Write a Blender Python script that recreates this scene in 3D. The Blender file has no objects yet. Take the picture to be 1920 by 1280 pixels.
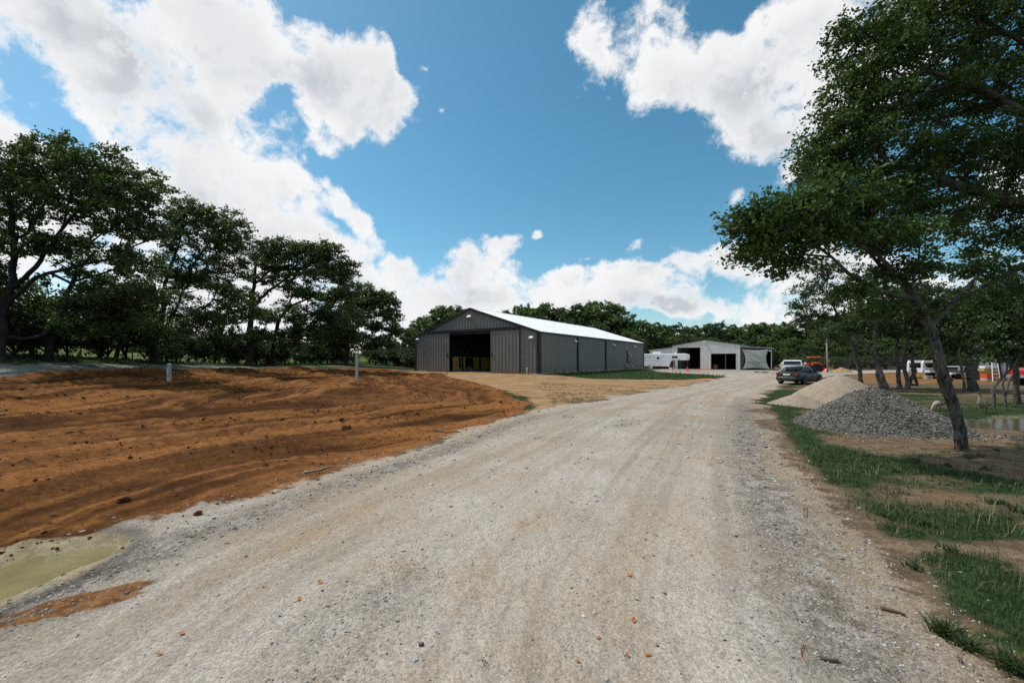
import bpy, math, random
import numpy as np
from mathutils import Vector, Matrix, Euler

random.seed(7)
R = math.radians
scene = bpy.context.scene
COL = scene.collection
EYE = 1.6
FOC = 746.7                      # focal length in photo pixels (14 mm on 36 mm, 1920 wide)
HOR = 675.0                      # image row of the horizon

# ------------------------------------------------------------------ camera
cd = bpy.data.cameras.new('camera')
cd.lens = 14.0
cd.sensor_width = 36.0
cd.shift_y = (HOR - 640.0) / 1920.0
cd.clip_start = 0.05
cd.clip_end = 3000
cam = bpy.data.objects.new('camera', cd)
cam.location = (0, 0, EYE)
cam.rotation_euler = (R(90), 0, 0)
COL.objects.link(cam)
scene.camera = cam

# ------------------------------------------------------------------ light
SUN_EL, SUN_AZ = 56.0, -68.0     # azimuth from +Y, negative to the left
sx = math.sin(R(SUN_AZ)) * math.cos(R(SUN_EL))
sy = math.cos(R(SUN_AZ)) * math.cos(R(SUN_EL))
sz = math.sin(R(SUN_EL))
SUN = Vector((sx, sy, sz))
sl = bpy.data.lights.new('sun', 'SUN')
sl.energy = 2.0
sl.angle = R(0.6)
sl.color = (1.0, 0.955, 0.89)
so = bpy.data.objects.new('sun', sl)
so.rotation_euler = SUN.to_track_quat('Z', 'Y').to_euler()
so.location = (0, 0, 60)
COL.objects.link(so)

vs = scene.view_settings
vs.view_transform = 'Standard'
vs.look = 'None'
vs.gamma = 1.0
scene.cycles.use_denoising = False    # keep the fine grain of gravel and leaves
vs.use_curve_mapping = False
vs.exposure = 0.72
scene.display_settings.display_device = 'sRGB'

# ------------------------------------------------------------------ node helper
class NT:
    def __init__(s, tree):
        s.t = tree
        s.n = tree.nodes
        s.l = tree.links
    def node(s, typ, **kw):
        n = s.n.new(typ)
        for k, v in kw.items():
            setattr(n, k, v)
        return n
    def put(s, inp, v):
        if isinstance(v, bpy.types.NodeSocket):
            s.l.new(v, inp)
        else:
            inp.default_value = v
    def math(s, op, a, b=None, c=None, clamp=False):
        n = s.node('ShaderNodeMath', operation=op, use_clamp=clamp)
        s.put(n.inputs[0], a)
        if b is not None: s.put(n.inputs[1], b)
        if c is not None: s.put(n.inputs[2], c)
        return n.outputs[0]
    def vmath(s, op, a, b=None):
        n = s.node('ShaderNodeVectorMath', operation=op)
        s.put(n.inputs[0], a)
        if b is not None:
            if op == 'SCALE': s.put(n.inputs['Scale'], b)
            else: s.put(n.inputs[1], b)
        return n.outputs['Value'] if op in ('LENGTH', 'DOT_PRODUCT') else n.outputs['Vector']
    def mix(s, f, a, b, blend='MIX'):
        n = s.node('ShaderNodeMix', data_type='RGBA', blend_type=blend)
        s.put(n.inputs[0], f); s.put(n.inputs[6], a); s.put(n.inputs[7], b)
        return n.outputs[2]
    def noise(s, vec, scale, detail=4, rough=.55, color=False, dist=0.0):
        n = s.node('ShaderNodeTexNoise')
        if vec is not None: s.put(n.inputs['Vector'], vec)
        n.inputs['Scale'].default_value = scale
        n.inputs['Detail'].default_value = detail
        n.inputs['Roughness'].default_value = rough
        n.inputs['Distortion'].default_value = dist
        return n.outputs['Color'] if color else n.outputs['Fac']
    def smooth(s, v, a, b, lo=0.0, hi=1.0):
        n = s.node('ShaderNodeMapRange', interpolation_type='SMOOTHSTEP')
        s.put(n.inputs[0], v)
        n.inputs[1].default_value = a; n.inputs[2].default_value = b
        n.inputs[3].default_value = lo; n.inputs[4].default_value = hi
        return n.outputs[0]
    def attr(s, name):
        return s.node('ShaderNodeAttribute', attribute_name=name).outputs['Fac']

def c4(c):
    return (c[0], c[1], c[2], 1.0)

# ------------------------------------------------------------------ sky with clouds, laid out by compass direction
world = bpy.data.worlds.new('World')
scene.world = world
world.use_nodes = True
wt = NT(world.node_tree)
wt.n.clear()
w_out = wt.node('ShaderNodeOutputWorld')
w_bg = wt.node('ShaderNodeBackground')
SKY_STRENGTH = 0.10
w_bg.inputs['Strength'].default_value = SKY_STRENGTH
wt.l.new(w_bg.outputs[0], w_out.inputs[0])
sky = wt.node('ShaderNodeTexSky', sky_type='NISHITA')
sky.sun_disc = False
sky.sun_elevation = R(SUN_EL)
sky.sun_rotation = R(SUN_AZ)
sky.altitude = 200
sky.air_density = 1.0
sky.dust_density = 0.6
sky.ozone_density = 2.2
hs = wt.node('ShaderNodeHueSaturation')
hs.inputs['Hue'].default_value = 0.474
hs.inputs['Saturation'].default_value = 1.22
hs.inputs['Value'].default_value = 0.80
wt.l.new(sky.outputs[0], hs.inputs['Color'])
D = wt.node('ShaderNodeTexCoord').outputs['Generated']
warp = wt.vmath('SUBTRACT', wt.noise(D, 3.2, 4, .6, color=True), (.5, .5, .5))
warp2 = wt.vmath('SUBTRACT', wt.noise(D, 11.0, 4, .6, color=True), (.5, .5, .5))
Dw = wt.vmath('ADD', wt.vmath('ADD', D, wt.vmath('SCALE', warp, .16)), wt.vmath('SCALE', warp2, .05))

def cloud_dir(px, py):
    return Vector(((px - 960) / FOC, 1.0, (HOR - py) / FOC)).normalized()

CH = [None]
def blob(c, ru, rv, roll):
    up = Vector((0, 0, 1))
    right = c.cross(up)
    if right.length < 1e-3: right = Vector((1, 0, 0))
    right.normalize()
    up = right.cross(c).normalized()
    a = R(roll)
    r2 = right * math.cos(a) + up * math.sin(a)
    u2 = up * math.cos(a) - right * math.sin(a)
    m = Matrix((r2, c, u2)).transposed()
    n = wt.node('ShaderNodeMapping', vector_type='TEXTURE')
    if CH[0] is None:
        wt.l.new(Dw, n.inputs['Vector'])
    else:                             # evaluate the banks one after the other: keeps the shader's working set small
        q = wt.node('ShaderNodeVectorMath', operation='MULTIPLY_ADD')
        wt.l.new(CH[0], q.inputs[0]); q.inputs[1].default_value = (1e-9, 1e-9, 1e-9); wt.l.new(Dw, q.inputs[2])
        wt.l.new(q.outputs[0], n.inputs['Vector'])
    n.inputs['Location'].default_value = c
    n.inputs['Rotation'].default_value = m.to_euler('XYZ')
    n.inputs['Scale'].default_value = (ru, 1.0, rv)
    CH[0] = wt.math('SUBTRACT', 1.0, wt.vmath('LENGTH', n.outputs[0]), clamp=True)
    return CH[0]

def total(acc, v):
    CH[0] = v if acc is None else wt.math('ADD', acc, v)
    return CH[0]

def pblob(px, py, rx, ry, roll=0):
    c = cloud_dir(px, py)
    k = c.y                           # 1 / slant
    return blob(c, 1.22 * rx / FOC * k, 1.22 * ry / FOC * k, roll)

BL = [  # the large bank to the left
    (120, 20, 330, 150, -20), (400, 60, 330, 190, -10), (330, 230, 330, 200, -35), (560, 180, 210, 170, 10),
    (640, 190, 170, 110, 30), (480, 370, 330, 160, -38), (640, 500, 230, 110, -35), (730, 560, 170, 80, -20),
    (740, 150, 55, 30, -20), (700, 60, 30, 60, 10), (100, 290, 190, 60, -10), (60, 190, 90, 26, -40),
    (690, 470, 90, 70, -30), (180, 420, 260, 120, 0), (-150, 330, 320, 120, 0), (-250, 60, 330, 150, 10),
    # the bank high on the right
    (1130, 110, 100, 80, -10), (1230, 60, 70, 100, 10), (1290, 140, 140, 70, -15), (1440, 60, 220, 150, 10),
    (1430, 180, 150, 110, -30), (1560, 130, 170, 170, 50), (1480, 320, 60, 30, 40), (1395, 365, 40, 30, 60),
    (1700, 60, 200, 150, 0),
    # low puffs along the horizon
    (930, 505, 120, 80, 5), (985, 540, 110, 66, 0), (890, 485, 60, 50, 0), (1000, 560, 160, 50, 0), (1300, 560, 260, 70, 0), (1110, 545, 110, 50, 10), (1260, 515, 130, 66, 5),
    (1200, 550, 260, 56, 0), (1410, 540, 190, 80, -5), (1560, 560, 190, 90, 0), (1760, 520, 260, 90, 0),
    (955, 452, 36, 16, 5), (1106, 490, 22, 10, 0), (1205, 450, 42, 14, 20), (803, 100, 26, 14, 10), (835, 210, 18, 24, 40),
    (1010, 440, 30, 12, 30), (800, 590, 130, 40, 0), (560, 600, 300, 70, 0), (250, 600, 330, 90, 0), (90, 500, 300, 110, 0), (330, 470, 160, 90, -20), (1980, 300, 200, 120, 0)]
acc = None
for b in BL:
    v = pblob(*b)
    if b[2] <= 45: v = wt.math('MULTIPLY', v, .78)          # faint shreds of cloud
    acc = total(acc, v)
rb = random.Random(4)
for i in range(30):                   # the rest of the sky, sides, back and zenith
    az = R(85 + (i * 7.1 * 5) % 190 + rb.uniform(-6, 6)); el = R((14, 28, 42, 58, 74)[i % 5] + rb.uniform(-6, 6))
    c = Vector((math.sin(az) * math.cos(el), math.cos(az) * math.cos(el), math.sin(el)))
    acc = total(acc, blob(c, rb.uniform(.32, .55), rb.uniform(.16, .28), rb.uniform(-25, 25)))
HOLES = [(40, 150, 90, 60, -30), (70, 235, 80, 34, -25), (150, 250, 60, 30, -40), (520, 185, 34, 34, 30), (1335, 15, 60, 40, 20), (655, 320, 60, 46, 20), (590, 285, 70, 24, -25), (630, 420, 46, 26, -40), (690, 250, 30, 40, 0),
         (1375, 555, 40, 26, 0), (1000, 480, 30, 40, 40), (610, 20, 46, 60, 20), (700, 330, 60, 60, 0), (760, 380, 60, 80, 0)]
hol = None
for b in HOLES:
    v = pblob(*b)
    hol = total(hol, v)
GREY = [(450, 335, 190, 80, -38), (260, 150, 150, 80, -30), (560, 150, 90, 50, 20), (1500, 230, 110, 80, 50), (930, 545, 90, 24, 0), (1250, 575, 190, 26, 0), (690, 560, 110, 34, -25), (1480, 90, 160, 60, 20)]
gre = None
for b in GREY:
    v = pblob(*b)
    gre = total(gre, v)
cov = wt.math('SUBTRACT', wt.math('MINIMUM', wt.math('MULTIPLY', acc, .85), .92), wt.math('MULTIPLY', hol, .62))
wisp = wt.vmath('ADD', D, wt.vmath('SCALE', wt.vmath('SUBTRACT', wt.noise(D, 16.0, 5, .6, color=True), (.5, .5, .5)), .05))
fb = wt.math('ADD', .5, wt.math('MULTIPLY', wt.math('SUBTRACT', wt.noise(wisp, 8.5, 12, .66), .5), 2.6))
SUNV = tuple(SUN * .030)
thr = wt.math('SUBTRACT', 1.0, wt.math('MULTIPLY', cov, .98))
gap = wt.math('SUBTRACT', fb, thr)
alpha = wt.smooth(gap, -.07, .40)
fb2 = wt.math('ADD', .5, wt.math('MULTIPLY', wt.math('SUBTRACT', wt.noise(wt.vmath('ADD', wisp, SUNV), 8.5, 6, .62), .5), 2.6))
rel = wt.math('MULTIPLY', wt.math('SUBTRACT', fb2, fb), 1.1)
thick = wt.smooth(gap, .08, .58)
big = wt.smooth(wt.noise(Dw, 4.2, 4, .5), .40, .66)
shade = wt.math('ADD', wt.math('MULTIPLY', thick, wt.math('ADD', wt.math('MULTIPLY', wt.math('ADD', wt.smooth(gre, 0, .8, 0, .95), .40), wt.math('ADD', .25, wt.math('MULTIPLY', big, .75))), .05)),
                wt.math('MULTIPLY', wt.math('MAXIMUM', rel, 0.0), wt.math('ADD', .25, wt.math('MULTIPLY', thick, .6))), clamp=True)
CW = 1.0 / (SKY_STRENGTH * 2 ** vs.exposure)
ccol = wt.mix(wt.math('MULTIPLY', shade, .68), c4((.98 * CW, .98 * CW, .98 * CW)), c4((.36 * CW, .42 * CW, .49 * CW)))
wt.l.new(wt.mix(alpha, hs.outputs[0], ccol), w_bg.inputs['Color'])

# ------------------------------------------------------------------ numeric noise
def _hash(ix, iy, seed):
    h = (ix.astype(np.int64) * 374761393 + iy.astype(np.int64) * 668265263 + seed * 974634777) & 0xffffffff
    h = ((h ^ (h >> 13)) * 1274126177) & 0xffffffff
    h = (h ^ (h >> 16)) & 0xffffffff
    return h / 4294967295.0

def vnoise(x, y, seed=0):
    ix = np.floor(x); iy = np.floor(y)
    fx = x - ix; fy = y - iy
    fx = fx * fx * (3 - 2 * fx); fy = fy * fy * (3 - 2 * fy)
    a = _hash(ix, iy, seed); b = _hash(ix + 1, iy, seed)
    c = _hash(ix, iy + 1, seed); d = _hash(ix + 1, iy + 1, seed)
    return a + (b - a) * fx + (c - a) * fy + (a - b - c + d) * fx * fy

def fbm(x, y, scale, octv=4, seed=0, gain=.5):
    s = 0; amp = 1; tot = 0
    for o in range(octv):
        s = s + amp * vnoise(x * scale + 17.3 * o, y * scale - 9.1 * o, seed + o)
        tot += amp; amp *= gain; scale *= 2.03
    return s / tot

def sstep(a, b, x):
    t = np.clip((x - a) / (b - a), 0, 1)
    return t * t * (3 - 2 * t)

def seg_dist(x, y, pts, closed=False):
    d = np.full(np.shape(x), 1e9)
    n = len(pts)
    for i in range(n if closed else n - 1):
        ax, ay = pts[i]; bx, by = pts[(i + 1) % n]
        vx, vy = bx - ax, by - ay
        t = np.clip(((x - ax) * vx + (y - ay) * vy) / (vx * vx + vy * vy + 1e-12), 0, 1)
        d = np.minimum(d, np.hypot(x - ax - t * vx, y - ay - t * vy))
    return d

def sdist(x, y, poly):
    """signed distance, positive inside"""
    ins = np.zeros(np.shape(x), bool)
    n = len(poly)
    for i in range(n):
        ax, ay = poly[i]; bx, by = poly[(i + 1) % n]
        if ay == by: continue
        cond = ((ay > y) != (by > y)) & (x < (bx - ax) * (y - ay) / (by - ay) + ax)
        ins ^= cond
    d = seg_dist(x, y, poly, True)
    return np.where(ins, d, -d)

# ------------------------------------------------------------------ plan of the ground
BARN_A = np.array((-12.27, 50.6)); PHI = R(-34.96)
E1 = np.array((math.cos(PHI), math.sin(PHI))); E2 = np.array((-math.sin(PHI), math.cos(PHI)))
BW, BL_, PAD = 18.3, 35.0, 0.2
def barn_xy(u, v):
    p = BARN_A + E1 * u + E2 * v
    return float(p[0]), float(p[1])

ROAD_L = [(-9.5, -14), (-6.2, -4), (-4.7, 0.5), (-3.75, 2.6), (-3.45, 3.8), (-3.2, 4.2), (-2.75, 5.3), (-2.15, 6.3), (-1.35, 8.0), (-.72, 9.6), (.1, 11.1),
          (1.5, 13.6), (6.6, 20.2), (13.5, 30), (22.5, 42.5)]
ROAD_R = [(2.0, -14), (2.2, -4), (2.3, 1.0), (2.4, 2.1), (2.68, 2.7), (3.15, 3.7), (4.2, 5.9), (5.35, 8.2), (7.2, 11.4), (11.2, 18.4), (19.2, 28.8), (26.5, 36)]
ROAD = ROAD_L + [(25, 46), (26.5, 36)] + ROAD_R[::-1][1:]
YARD = [(23, 42), (25.5, 52), (22, 62), (16.5, 71), (20, 92), (60, 96), (130, 96), (130, 78), (90, 70), (62, 63), (44, 52), (30, 40), (26, 35)]
DIRT = [(-6, -8), (-4.7, 0.5), (-3.75, 2.6), (-3.45, 3.8), (-3.2, 4.2), (-2.75, 5.3), (-2.15, 6.3), (-1.35, 8.0), (-.72, 9.6), (-.1, 11.0), (.55, 12.6), (.75, 14.6), (.0, 18.2),
        (-1.4, 23.5), (-3.8, 31), (-6.2, 37.5), (-9, 43), (-13, 48.5), (-17, 58), (-21, 62), (-22.6, 48), (-22.4, 30), (-22.4, 8), (-22.4, -14)]
MULCH = [(-22.4, -14), (-22.4, 30), (-22.8, 40), (-24.6, 50.5), (-27, 45), (-27.4, 28), (-27.4, -14)]
GR_BARN = [barn_xy(15.0, -1.0), barn_xy(19.3, -1.2), (7.2, 38.5), (15.5, 37), (22.4, 42), (26.5, 47.5), (23.5, 55), (20, 64), barn_xy(20.6, 38), barn_xy(18.4, 38), barn_xy(18.4, 0), barn_xy(15.5, 0)]
TANSOIL = [(.3, 10.8), (1.5, 13.6), (6.6, 20.2), (13.5, 30), (22.5, 42.5), (15, 37.5), (8, 38.5), barn_xy(19.5, -1), barn_xy(19, .5), barn_xy(-1, .5), (-13, 48.5), (-9, 43), (-6.2, 37.5),
           (-3.8, 31), (-1.4, 23.5), (.0, 18.2), (.75, 14.6)]
ORANGE = [(26.5, 36.2), (31, 31), (42, 33), (60, 36), (110, 48), (120, 66), (66, 61), (44, 50), (31, 39)]
PUD = [(-3.3, 2.1), (-3.36, 2.6), (-3.28, 2.9), (-3.32, 3.22), (-3.5, 3.42), (-3.75, 3.42), (-4.15, 3.22), (-4.7, 2.7), (-4.9, 2.1), (-4.2, 1.6), (-3.3, 1.7)]
POND = [(12.4, 10.3), (12.8, 11.9), (14.2, 12.5), (17, 12.9), (22, 13.4), (25, 11.5), (20, 9.9), (15.5, 9.9)]

def height(x, y, full=True):
    x = np.asarray(x, float); y = np.asarray(y, float)
    g = 1 - .46 * sstep(22, 52, y)
    bank = np.interp(-x, [10, 12, 16, 20, 21.2, 24, 27.5, 30, 45, 60, 100, 150, 400, 900], [0, .03, .27, .62, .74, .98, 1.42, 1.78, 2.9, 4.0, 6.6, 9.6, 20, 34]) * (g + (1 - g) * sstep(34, 60, -x))
    bank = bank * (1 - .3 * sstep(120, 300, y))
    z = bank
    z = z - .26 * sstep(18, 42, y) * sstep(-4, 9, x)
    z = z - .22 * sstep(8.5, 13, x) * sstep(7, 12, y) * (1 - sstep(18, 42, y))
    # barn pad
    u = (x - BARN_A[0]) * E1[0] + (y - BARN_A[1]) * E1[1]
    v = (x - BARN_A[0]) * E2[0] + (y - BARN_A[1]) * E2[1]
    du = np.maximum(np.maximum(-u, u - BW), 0); dv = np.maximum(np.maximum(-v, v - BL_), 0)
    k = 1 - sstep(1.0, 6.0, np.hypot(du, dv))
    z = z * (1 - k) + PAD * k
    z = z - .012 * k * (1 - sstep(.25, .6, np.maximum(du, dv))) * (np.maximum(du, dv) > 0)
    if not full:
        return z
    far = 1 - sstep(60, 140, np.hypot(x, y))
    z = z + (fbm(x, y, .35, 3, 3) - .5) * .10 * far * (1 - k)
    dd = sdist(x, y, DIRT)
    md = sstep(-.15, .25, dd)
    # berm along the strip
    wob = (fbm(x, y, .45, 4, 11) - .5)
    z = z + md * np.exp(-((x + 21.9 + wob * .9) / .75) ** 2) * np.clip(.20 + wob * .75, 0, 1) * (1 - sstep(40, 52, y))
    # spoil heap by the barn corner and along the curved edge
    z = z + md * .24 * np.exp(-((x + 7.6) / 2.8) ** 2 - ((y - 37) / 3.2) ** 2) * (.5 + fbm(x, y, 1.1, 4, 5))
    z = z + md * .14 * np.exp(-((dd - .9) / .7) ** 2) * sstep(13, 20, y) * (1 - sstep(40, 44, y)) * (.2 + 1.5 * fbm(x, y, .9, 4, 6))
    # ruts that follow the edge of the field
    along = fbm(x, y, .3, 3, 21)
    dq = dd + (fbm(x, y, .22, 3, 31) - .5) * 1.5 + (fbm(x, y, .09, 3, 32) - .5) * 7
    rut = 0
    for c, w, a in ((.55, .16, .05), (1.25, .2, .07), (2.0, .14, -.05), (2.5, .18, .08), (3.3, .2, -.07), (4.1, .22, .09), (5.2, .25, -.08), (6.3, .2, .10), (7.6, .3, -.08),
                    (9.0, .3, .11), (10.6, .3, -.08), (12.4, .35, .10), (14.4, .35, -.08), (16.4, .3, .1)):
        rut = rut + a * np.exp(-((dq - c) / w) ** 2)
    z = z + md * rut * (.3 + 1.5 * along) * .95 * far
    z = z + md * ((fbm(x, y, 1.3, 4, 41) - .5) * .06 + (fbm(dq * 2.2, (x * .82 + y * .57) * .16, 1.0, 4, 46) - .5) * .11 + (fbm(dq * 7, (x * .82 + y * .57) * .5, 1.0, 3, 45) - .5) * .07 + (np.abs(fbm(x, y, 5.0, 3, 43) - .5)) * .13 * sstep(.46, .62, fbm(x, y, .55, 3, 44))) * far
    # tread marks pressed into the nearest ruts
    tre = np.sin((x * .82 + y * .57) * 2 * math.pi / .17) * np.exp(-((dq - 1.55) / .22) ** 2) + np.sin((x * .72 + y * .69) * 2 * math.pi / .2) * np.exp(-((dq - 3.7) / .25) ** 2)
    z = z + md * tre * .018 * sstep(.45, .6, along)
    # road: lane hollows, loose gravel shoulders
    rd = sdist(x, y, ROAD)
    mr = sstep(-.3, .4, rd)
    dl = seg_dist(x, y, ROAD_L); dr = seg_dist(x, y, ROAD_R)
    w = dl / (dl + dr + 1e-6)
    z = z + mr * (-.02 * np.exp(-((w - .3) / .07) ** 2) - .02 * np.exp(-((w - .72) / .07) ** 2) + .018 * np.exp(-((w - .12) / .05) ** 2) + (fbm(x, y, 2.2, 4, 51) - .5) * .03
                  + (fbm(x, y, 14, 3, 52) - .5) * .02 * (1 - sstep(5, 9, np.hypot(x, y))))
    # red soil pushed up on the road edge
    ex = (x + 2.78) * .80 + (y - 2.62) * .6; ey = -(x + 2.78) * .6 + (y - 2.62) * .80
    z = z + .03 * np.exp(-(ex / .34) ** 2 - (ey / .09) ** 2) * (.4 + fbm(x, y, 9, 3, 53)) + .025 * np.exp(-((ex + .1) / .42) ** 2 - ((ey + .13) / .03) ** 2) * fbm(x, y, 16, 3, 54)
    z = z - .10 * sstep(-.12, .35, sdist(x, y, PUD) + (fbm(x, y, 2.4, 4, 57) - .5) * .45) - .16 * sstep(-.5, .6, sdist(x, y, POND))
    z = z - .02 * 0
    return z

def H(x, y):
    return float(height(np.array([x]), np.array([y]))[0])

def X(px, d):
    return (px - 960) / FOC * d
def Z(py, d):
    return EYE + (HOR - py) / FOC * d
# ------------------------------------------------------------------ mesh helpers
def link(o, parent=None):
    COL.objects.link(o)
    if parent is not None:
        o.parent = parent
    return o

def thing(name, label, cat, loc=(0, 0, 0), rz=0.0, group=None):
    o = bpy.data.objects.new(name, None)
    o.empty_display_size = .2
    o.location = loc
    o.rotation_euler = (0, 0, rz)
    o['label'] = label
    o['category'] = cat
    if group: o['group'] = group
    return link(o)

def tag(o, label, cat, group=None):
    o['label'] = label; o['category'] = cat
    if group: o['group'] = group
    return o

def fast_mesh(name, V, F, mat=None, smooth=False, attrs=None):
    """numpy mesh: V (n,3), F (m,k) with equal-sided faces"""
    me = bpy.data.meshes.new(name)
    V = np.asarray(V, np.float32); F = np.asarray(F, np.int32)
    n, m, k = len(V), len(F), F.shape[1]
    me.vertices.add(n); me.vertices.foreach_set('co', V.ravel())
    me.loops.add(m * k); me.loops.foreach_set('vertex_index', F.ravel())
    me.polygons.add(m)
    me.polygons.foreach_set('loop_start', np.arange(0, m * k, k, dtype=np.int32))
    me.polygons.foreach_set('loop_total', np.full(m, k, np.int32))
    if smooth: me.polygons.foreach_set('use_smooth', np.ones(m, bool))
    for nm, a in (attrs or {}).items():
        at = me.attributes.new(nm, 'FLOAT', 'POINT')
        at.data.foreach_set('value', np.asarray(a, np.float32))
    if mat: me.materials.append(mat)
    me.update()
    me.validate()
    return me

def obj(name, me, parent=None):
    return link(bpy.data.objects.new(name, me), parent)

class MB:
    """collects simple solids, then links them as one mesh"""
    def __init__(s):
        s.v = []; s.f = []; s.mi = []; s.m = Matrix.Identity(4); s.cur = 0
    def add(s, vs_, fs):
        b = len(s.v)
        s.v += [tuple(s.m @ Vector(p)) for p in vs_]
        s.f += [tuple(b + i for i in f) for f in fs]
        s.mi += [s.cur] * len(fs)
        return s
    def box(s, x0, x1, y0, y1, z0, z1):
        return s.add([(x0, y0, z0), (x1, y0, z0), (x1, y1, z0), (x0, y1, z0), (x0, y0, z1), (x1, y0, z1), (x1, y1, z1), (x0, y1, z1)],
                     [(0, 3, 2, 1), (4, 5, 6, 7), (0, 1, 5, 4), (1, 2, 6, 5), (2, 3, 7, 6), (3, 0, 4, 7)])
    def prism(s, poly, y0, y1):
        """poly in (x,z), extruded along y"""
        n = len(poly)
        return s.add([(x, y0, z) for x, z in poly] + [(x, y1, z) for x, z in poly],
                     [tuple(range(n)), tuple(range(2 * n - 1, n - 1, -1))] + [(i, i + n, (i + 1) % n + n, (i + 1) % n) for i in range(n)])
    def loft(s, rings, cap=True):
        n = len(rings[0]); vs_ = [p for r in rings for p in r]; fs = []
        for k in range(len(rings) - 1):
            for i in range(n):
                j = (i + 1) % n
                fs.append((k * n + i, k * n + j, (k + 1) * n + j, (k + 1) * n + i))
        if cap:
            fs.append(tuple(range(n - 1, -1, -1))); fs.append(tuple((len(rings) - 1) * n + i for i in range(n)))
        return s.add(vs_, fs)
    def tube(s, pts, r, n=8, cap=True):
        pts = [Vector(p) for p in pts]
        rr = r if isinstance(r, (list, tuple)) else [r] * len(pts)
        rings = []; u = None
        for i, p in enumerate(pts):
            t = (pts[min(i + 1, len(pts) - 1)] - pts[max(i - 1, 0)]).normalized()
            if u is None:
                u = t.cross(Vector((0, 0, 1)))
                if u.length < 1e-3: u = t.cross(Vector((1, 0, 0)))
            u = (u - t * u.dot(t)).normalized(); w = t.cross(u)
            rings.append([tuple(p + (u * math.cos(a) + w * math.sin(a)) * rr[i]) for a in [2 * math.pi * k / n for k in range(n)]])
        return s.loft(rings, cap)
    def cyl(s, c, r, h, n=16, axis='z', r2=None):
        c = Vector(c); ax = {'x': Vector((1, 0, 0)), 'y': Vector((0, 1, 0)), 'z': Vector((0, 0, 1))}[axis]
        return s.tube([c, c + ax * h], [r, r if r2 is None else r2], n)
    def lathe(s, prof, n=20, c=(0, 0, 0)):
        return s.loft([[(c[0] + r * math.cos(2 * math.pi * k / n), c[1] + r * math.sin(2 * math.pi * k / n), c[2] + z) for k in range(n)] for r, z in prof])
    def mesh(s, name, mats, smooth=False):
        me = bpy.data.meshes.new(name)
        me.from_pydata(s.v, [], s.f)
        for m in (mats if isinstance(mats, (list, tuple)) else [mats]): me.materials.append(m)
        me.polygons.foreach_set('material_index', s.mi)
        if smooth: me.polygons.foreach_set('use_smooth', [True] * len(s.f))
        me.update()
        return me
    def build(s, name, mats, parent=None, smooth=False, bevel=0):
        o = obj(name, s.mesh(name, mats, smooth), parent)
        if bevel:
            b = o.modifiers.new('bevel', 'BEVEL'); b.width = bevel; b.segments = 2; b.limit_method = 'ANGLE'; b.angle_limit = R(40)
        return o

# ------------------------------------------------------------------ materials
def mat(name, color, rough=.6, metal=0.0, spec=.5, var=0.0, vscale=3.0, bump=0.0, bscale=40.0, alpha=None, coat=0.0):
    m = bpy.data.materials.new(name); m.use_nodes = True
    t = NT(m.node_tree); p = t.n['Principled BSDF']
    p.inputs['Roughness'].default_value = rough; p.inputs['Metallic'].default_value = metal
    p.inputs['Specular IOR Level'].default_value = spec; p.inputs['Coat Weight'].default_value = coat
    p.inputs['Base Color'].default_value = c4(color)
    co = t.node('ShaderNodeTexCoord').outputs['Object']
    if var:
        n = t.noise(co, vscale, 5, .6)
        k = t.smooth(n, .3, .7, 1 - var, 1 + var)
        t.l.new(t.vmath('SCALE', c4(color)[:3], k), p.inputs['Base Color'])
        t.l.new(t.math('ADD', rough - .08, t.math('MULTIPLY', n, .16), clamp=True), p.inputs['Roughness'])
    if bump:
        b = t.node('ShaderNodeBump'); b.inputs['Strength'].default_value = bump; b.inputs['Distance'].default_value = .02
        t.l.new(t.noise(co, bscale, 4, .6), b.inputs['Height']); t.l.new(b.outputs[0], p.inputs['Normal'])
    return m

def leaf_mat(name, dark, light, trans=.22, rough=.5):
    m = bpy.data.materials.new(name); m.use_nodes = True
    t = NT(m.node_tree); p = t.n['Principled BSDF']; out = t.n['Material Output']
    tone = t.attr('tone')
    col = t.mix(tone, c4(dark), c4(light))
    t.l.new(col, p.inputs['Base Color'])
    p.inputs['Roughness'].default_value = rough; p.inputs['Specular IOR Level'].default_value = .3
    tr = t.node('ShaderNodeBsdfTranslucent')
    t.l.new(t.mix(.5, col, c4((light[0] * 1.6, light[1] * 1.7, light[2] * .8))), tr.inputs['Color'])
    ms = t.node('ShaderNodeMixShader'); ms.inputs[0].default_value = trans
    t.l.new(p.outputs[0], ms.inputs[1]); t.l.new(tr.outputs[0], ms.inputs[2]); t.l.new(ms.outputs[0], out.inputs[0])
    return m

def bark_mat(name, a, b):
    m = bpy.data.materials.new(name); m.use_nodes = True
    t = NT(m.node_tree); p = t.n['Principled BSDF']
    co = t.node('ShaderNodeTexCoord').outputs['Object']
    st = t.vmath('MULTIPLY', co, (1, 1, .22))
    n = t.noise(st, 34, 6, .68); n2 = t.noise(co, 3, 4, .6)
    f = t.math('ADD', t.math('MULTIPLY', n, .7), t.math('MULTIPLY', n2, .5))
    t.l.new(t.mix(t.smooth(f, .46, .72), c4(a), c4(b)), p.inputs['Base Color'])
    p.inputs['Roughness'].default_value = .9; p.inputs['Specular IOR Level'].default_value = .15
    bp = t.node('ShaderNodeBump'); bp.inputs['Strength'].default_value = 1.0; bp.inputs['Distance'].default_value = .05
    t.l.new(n, bp.inputs['Height']); t.l.new(bp.outputs[0], p.inputs['Normal'])
    return m

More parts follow.
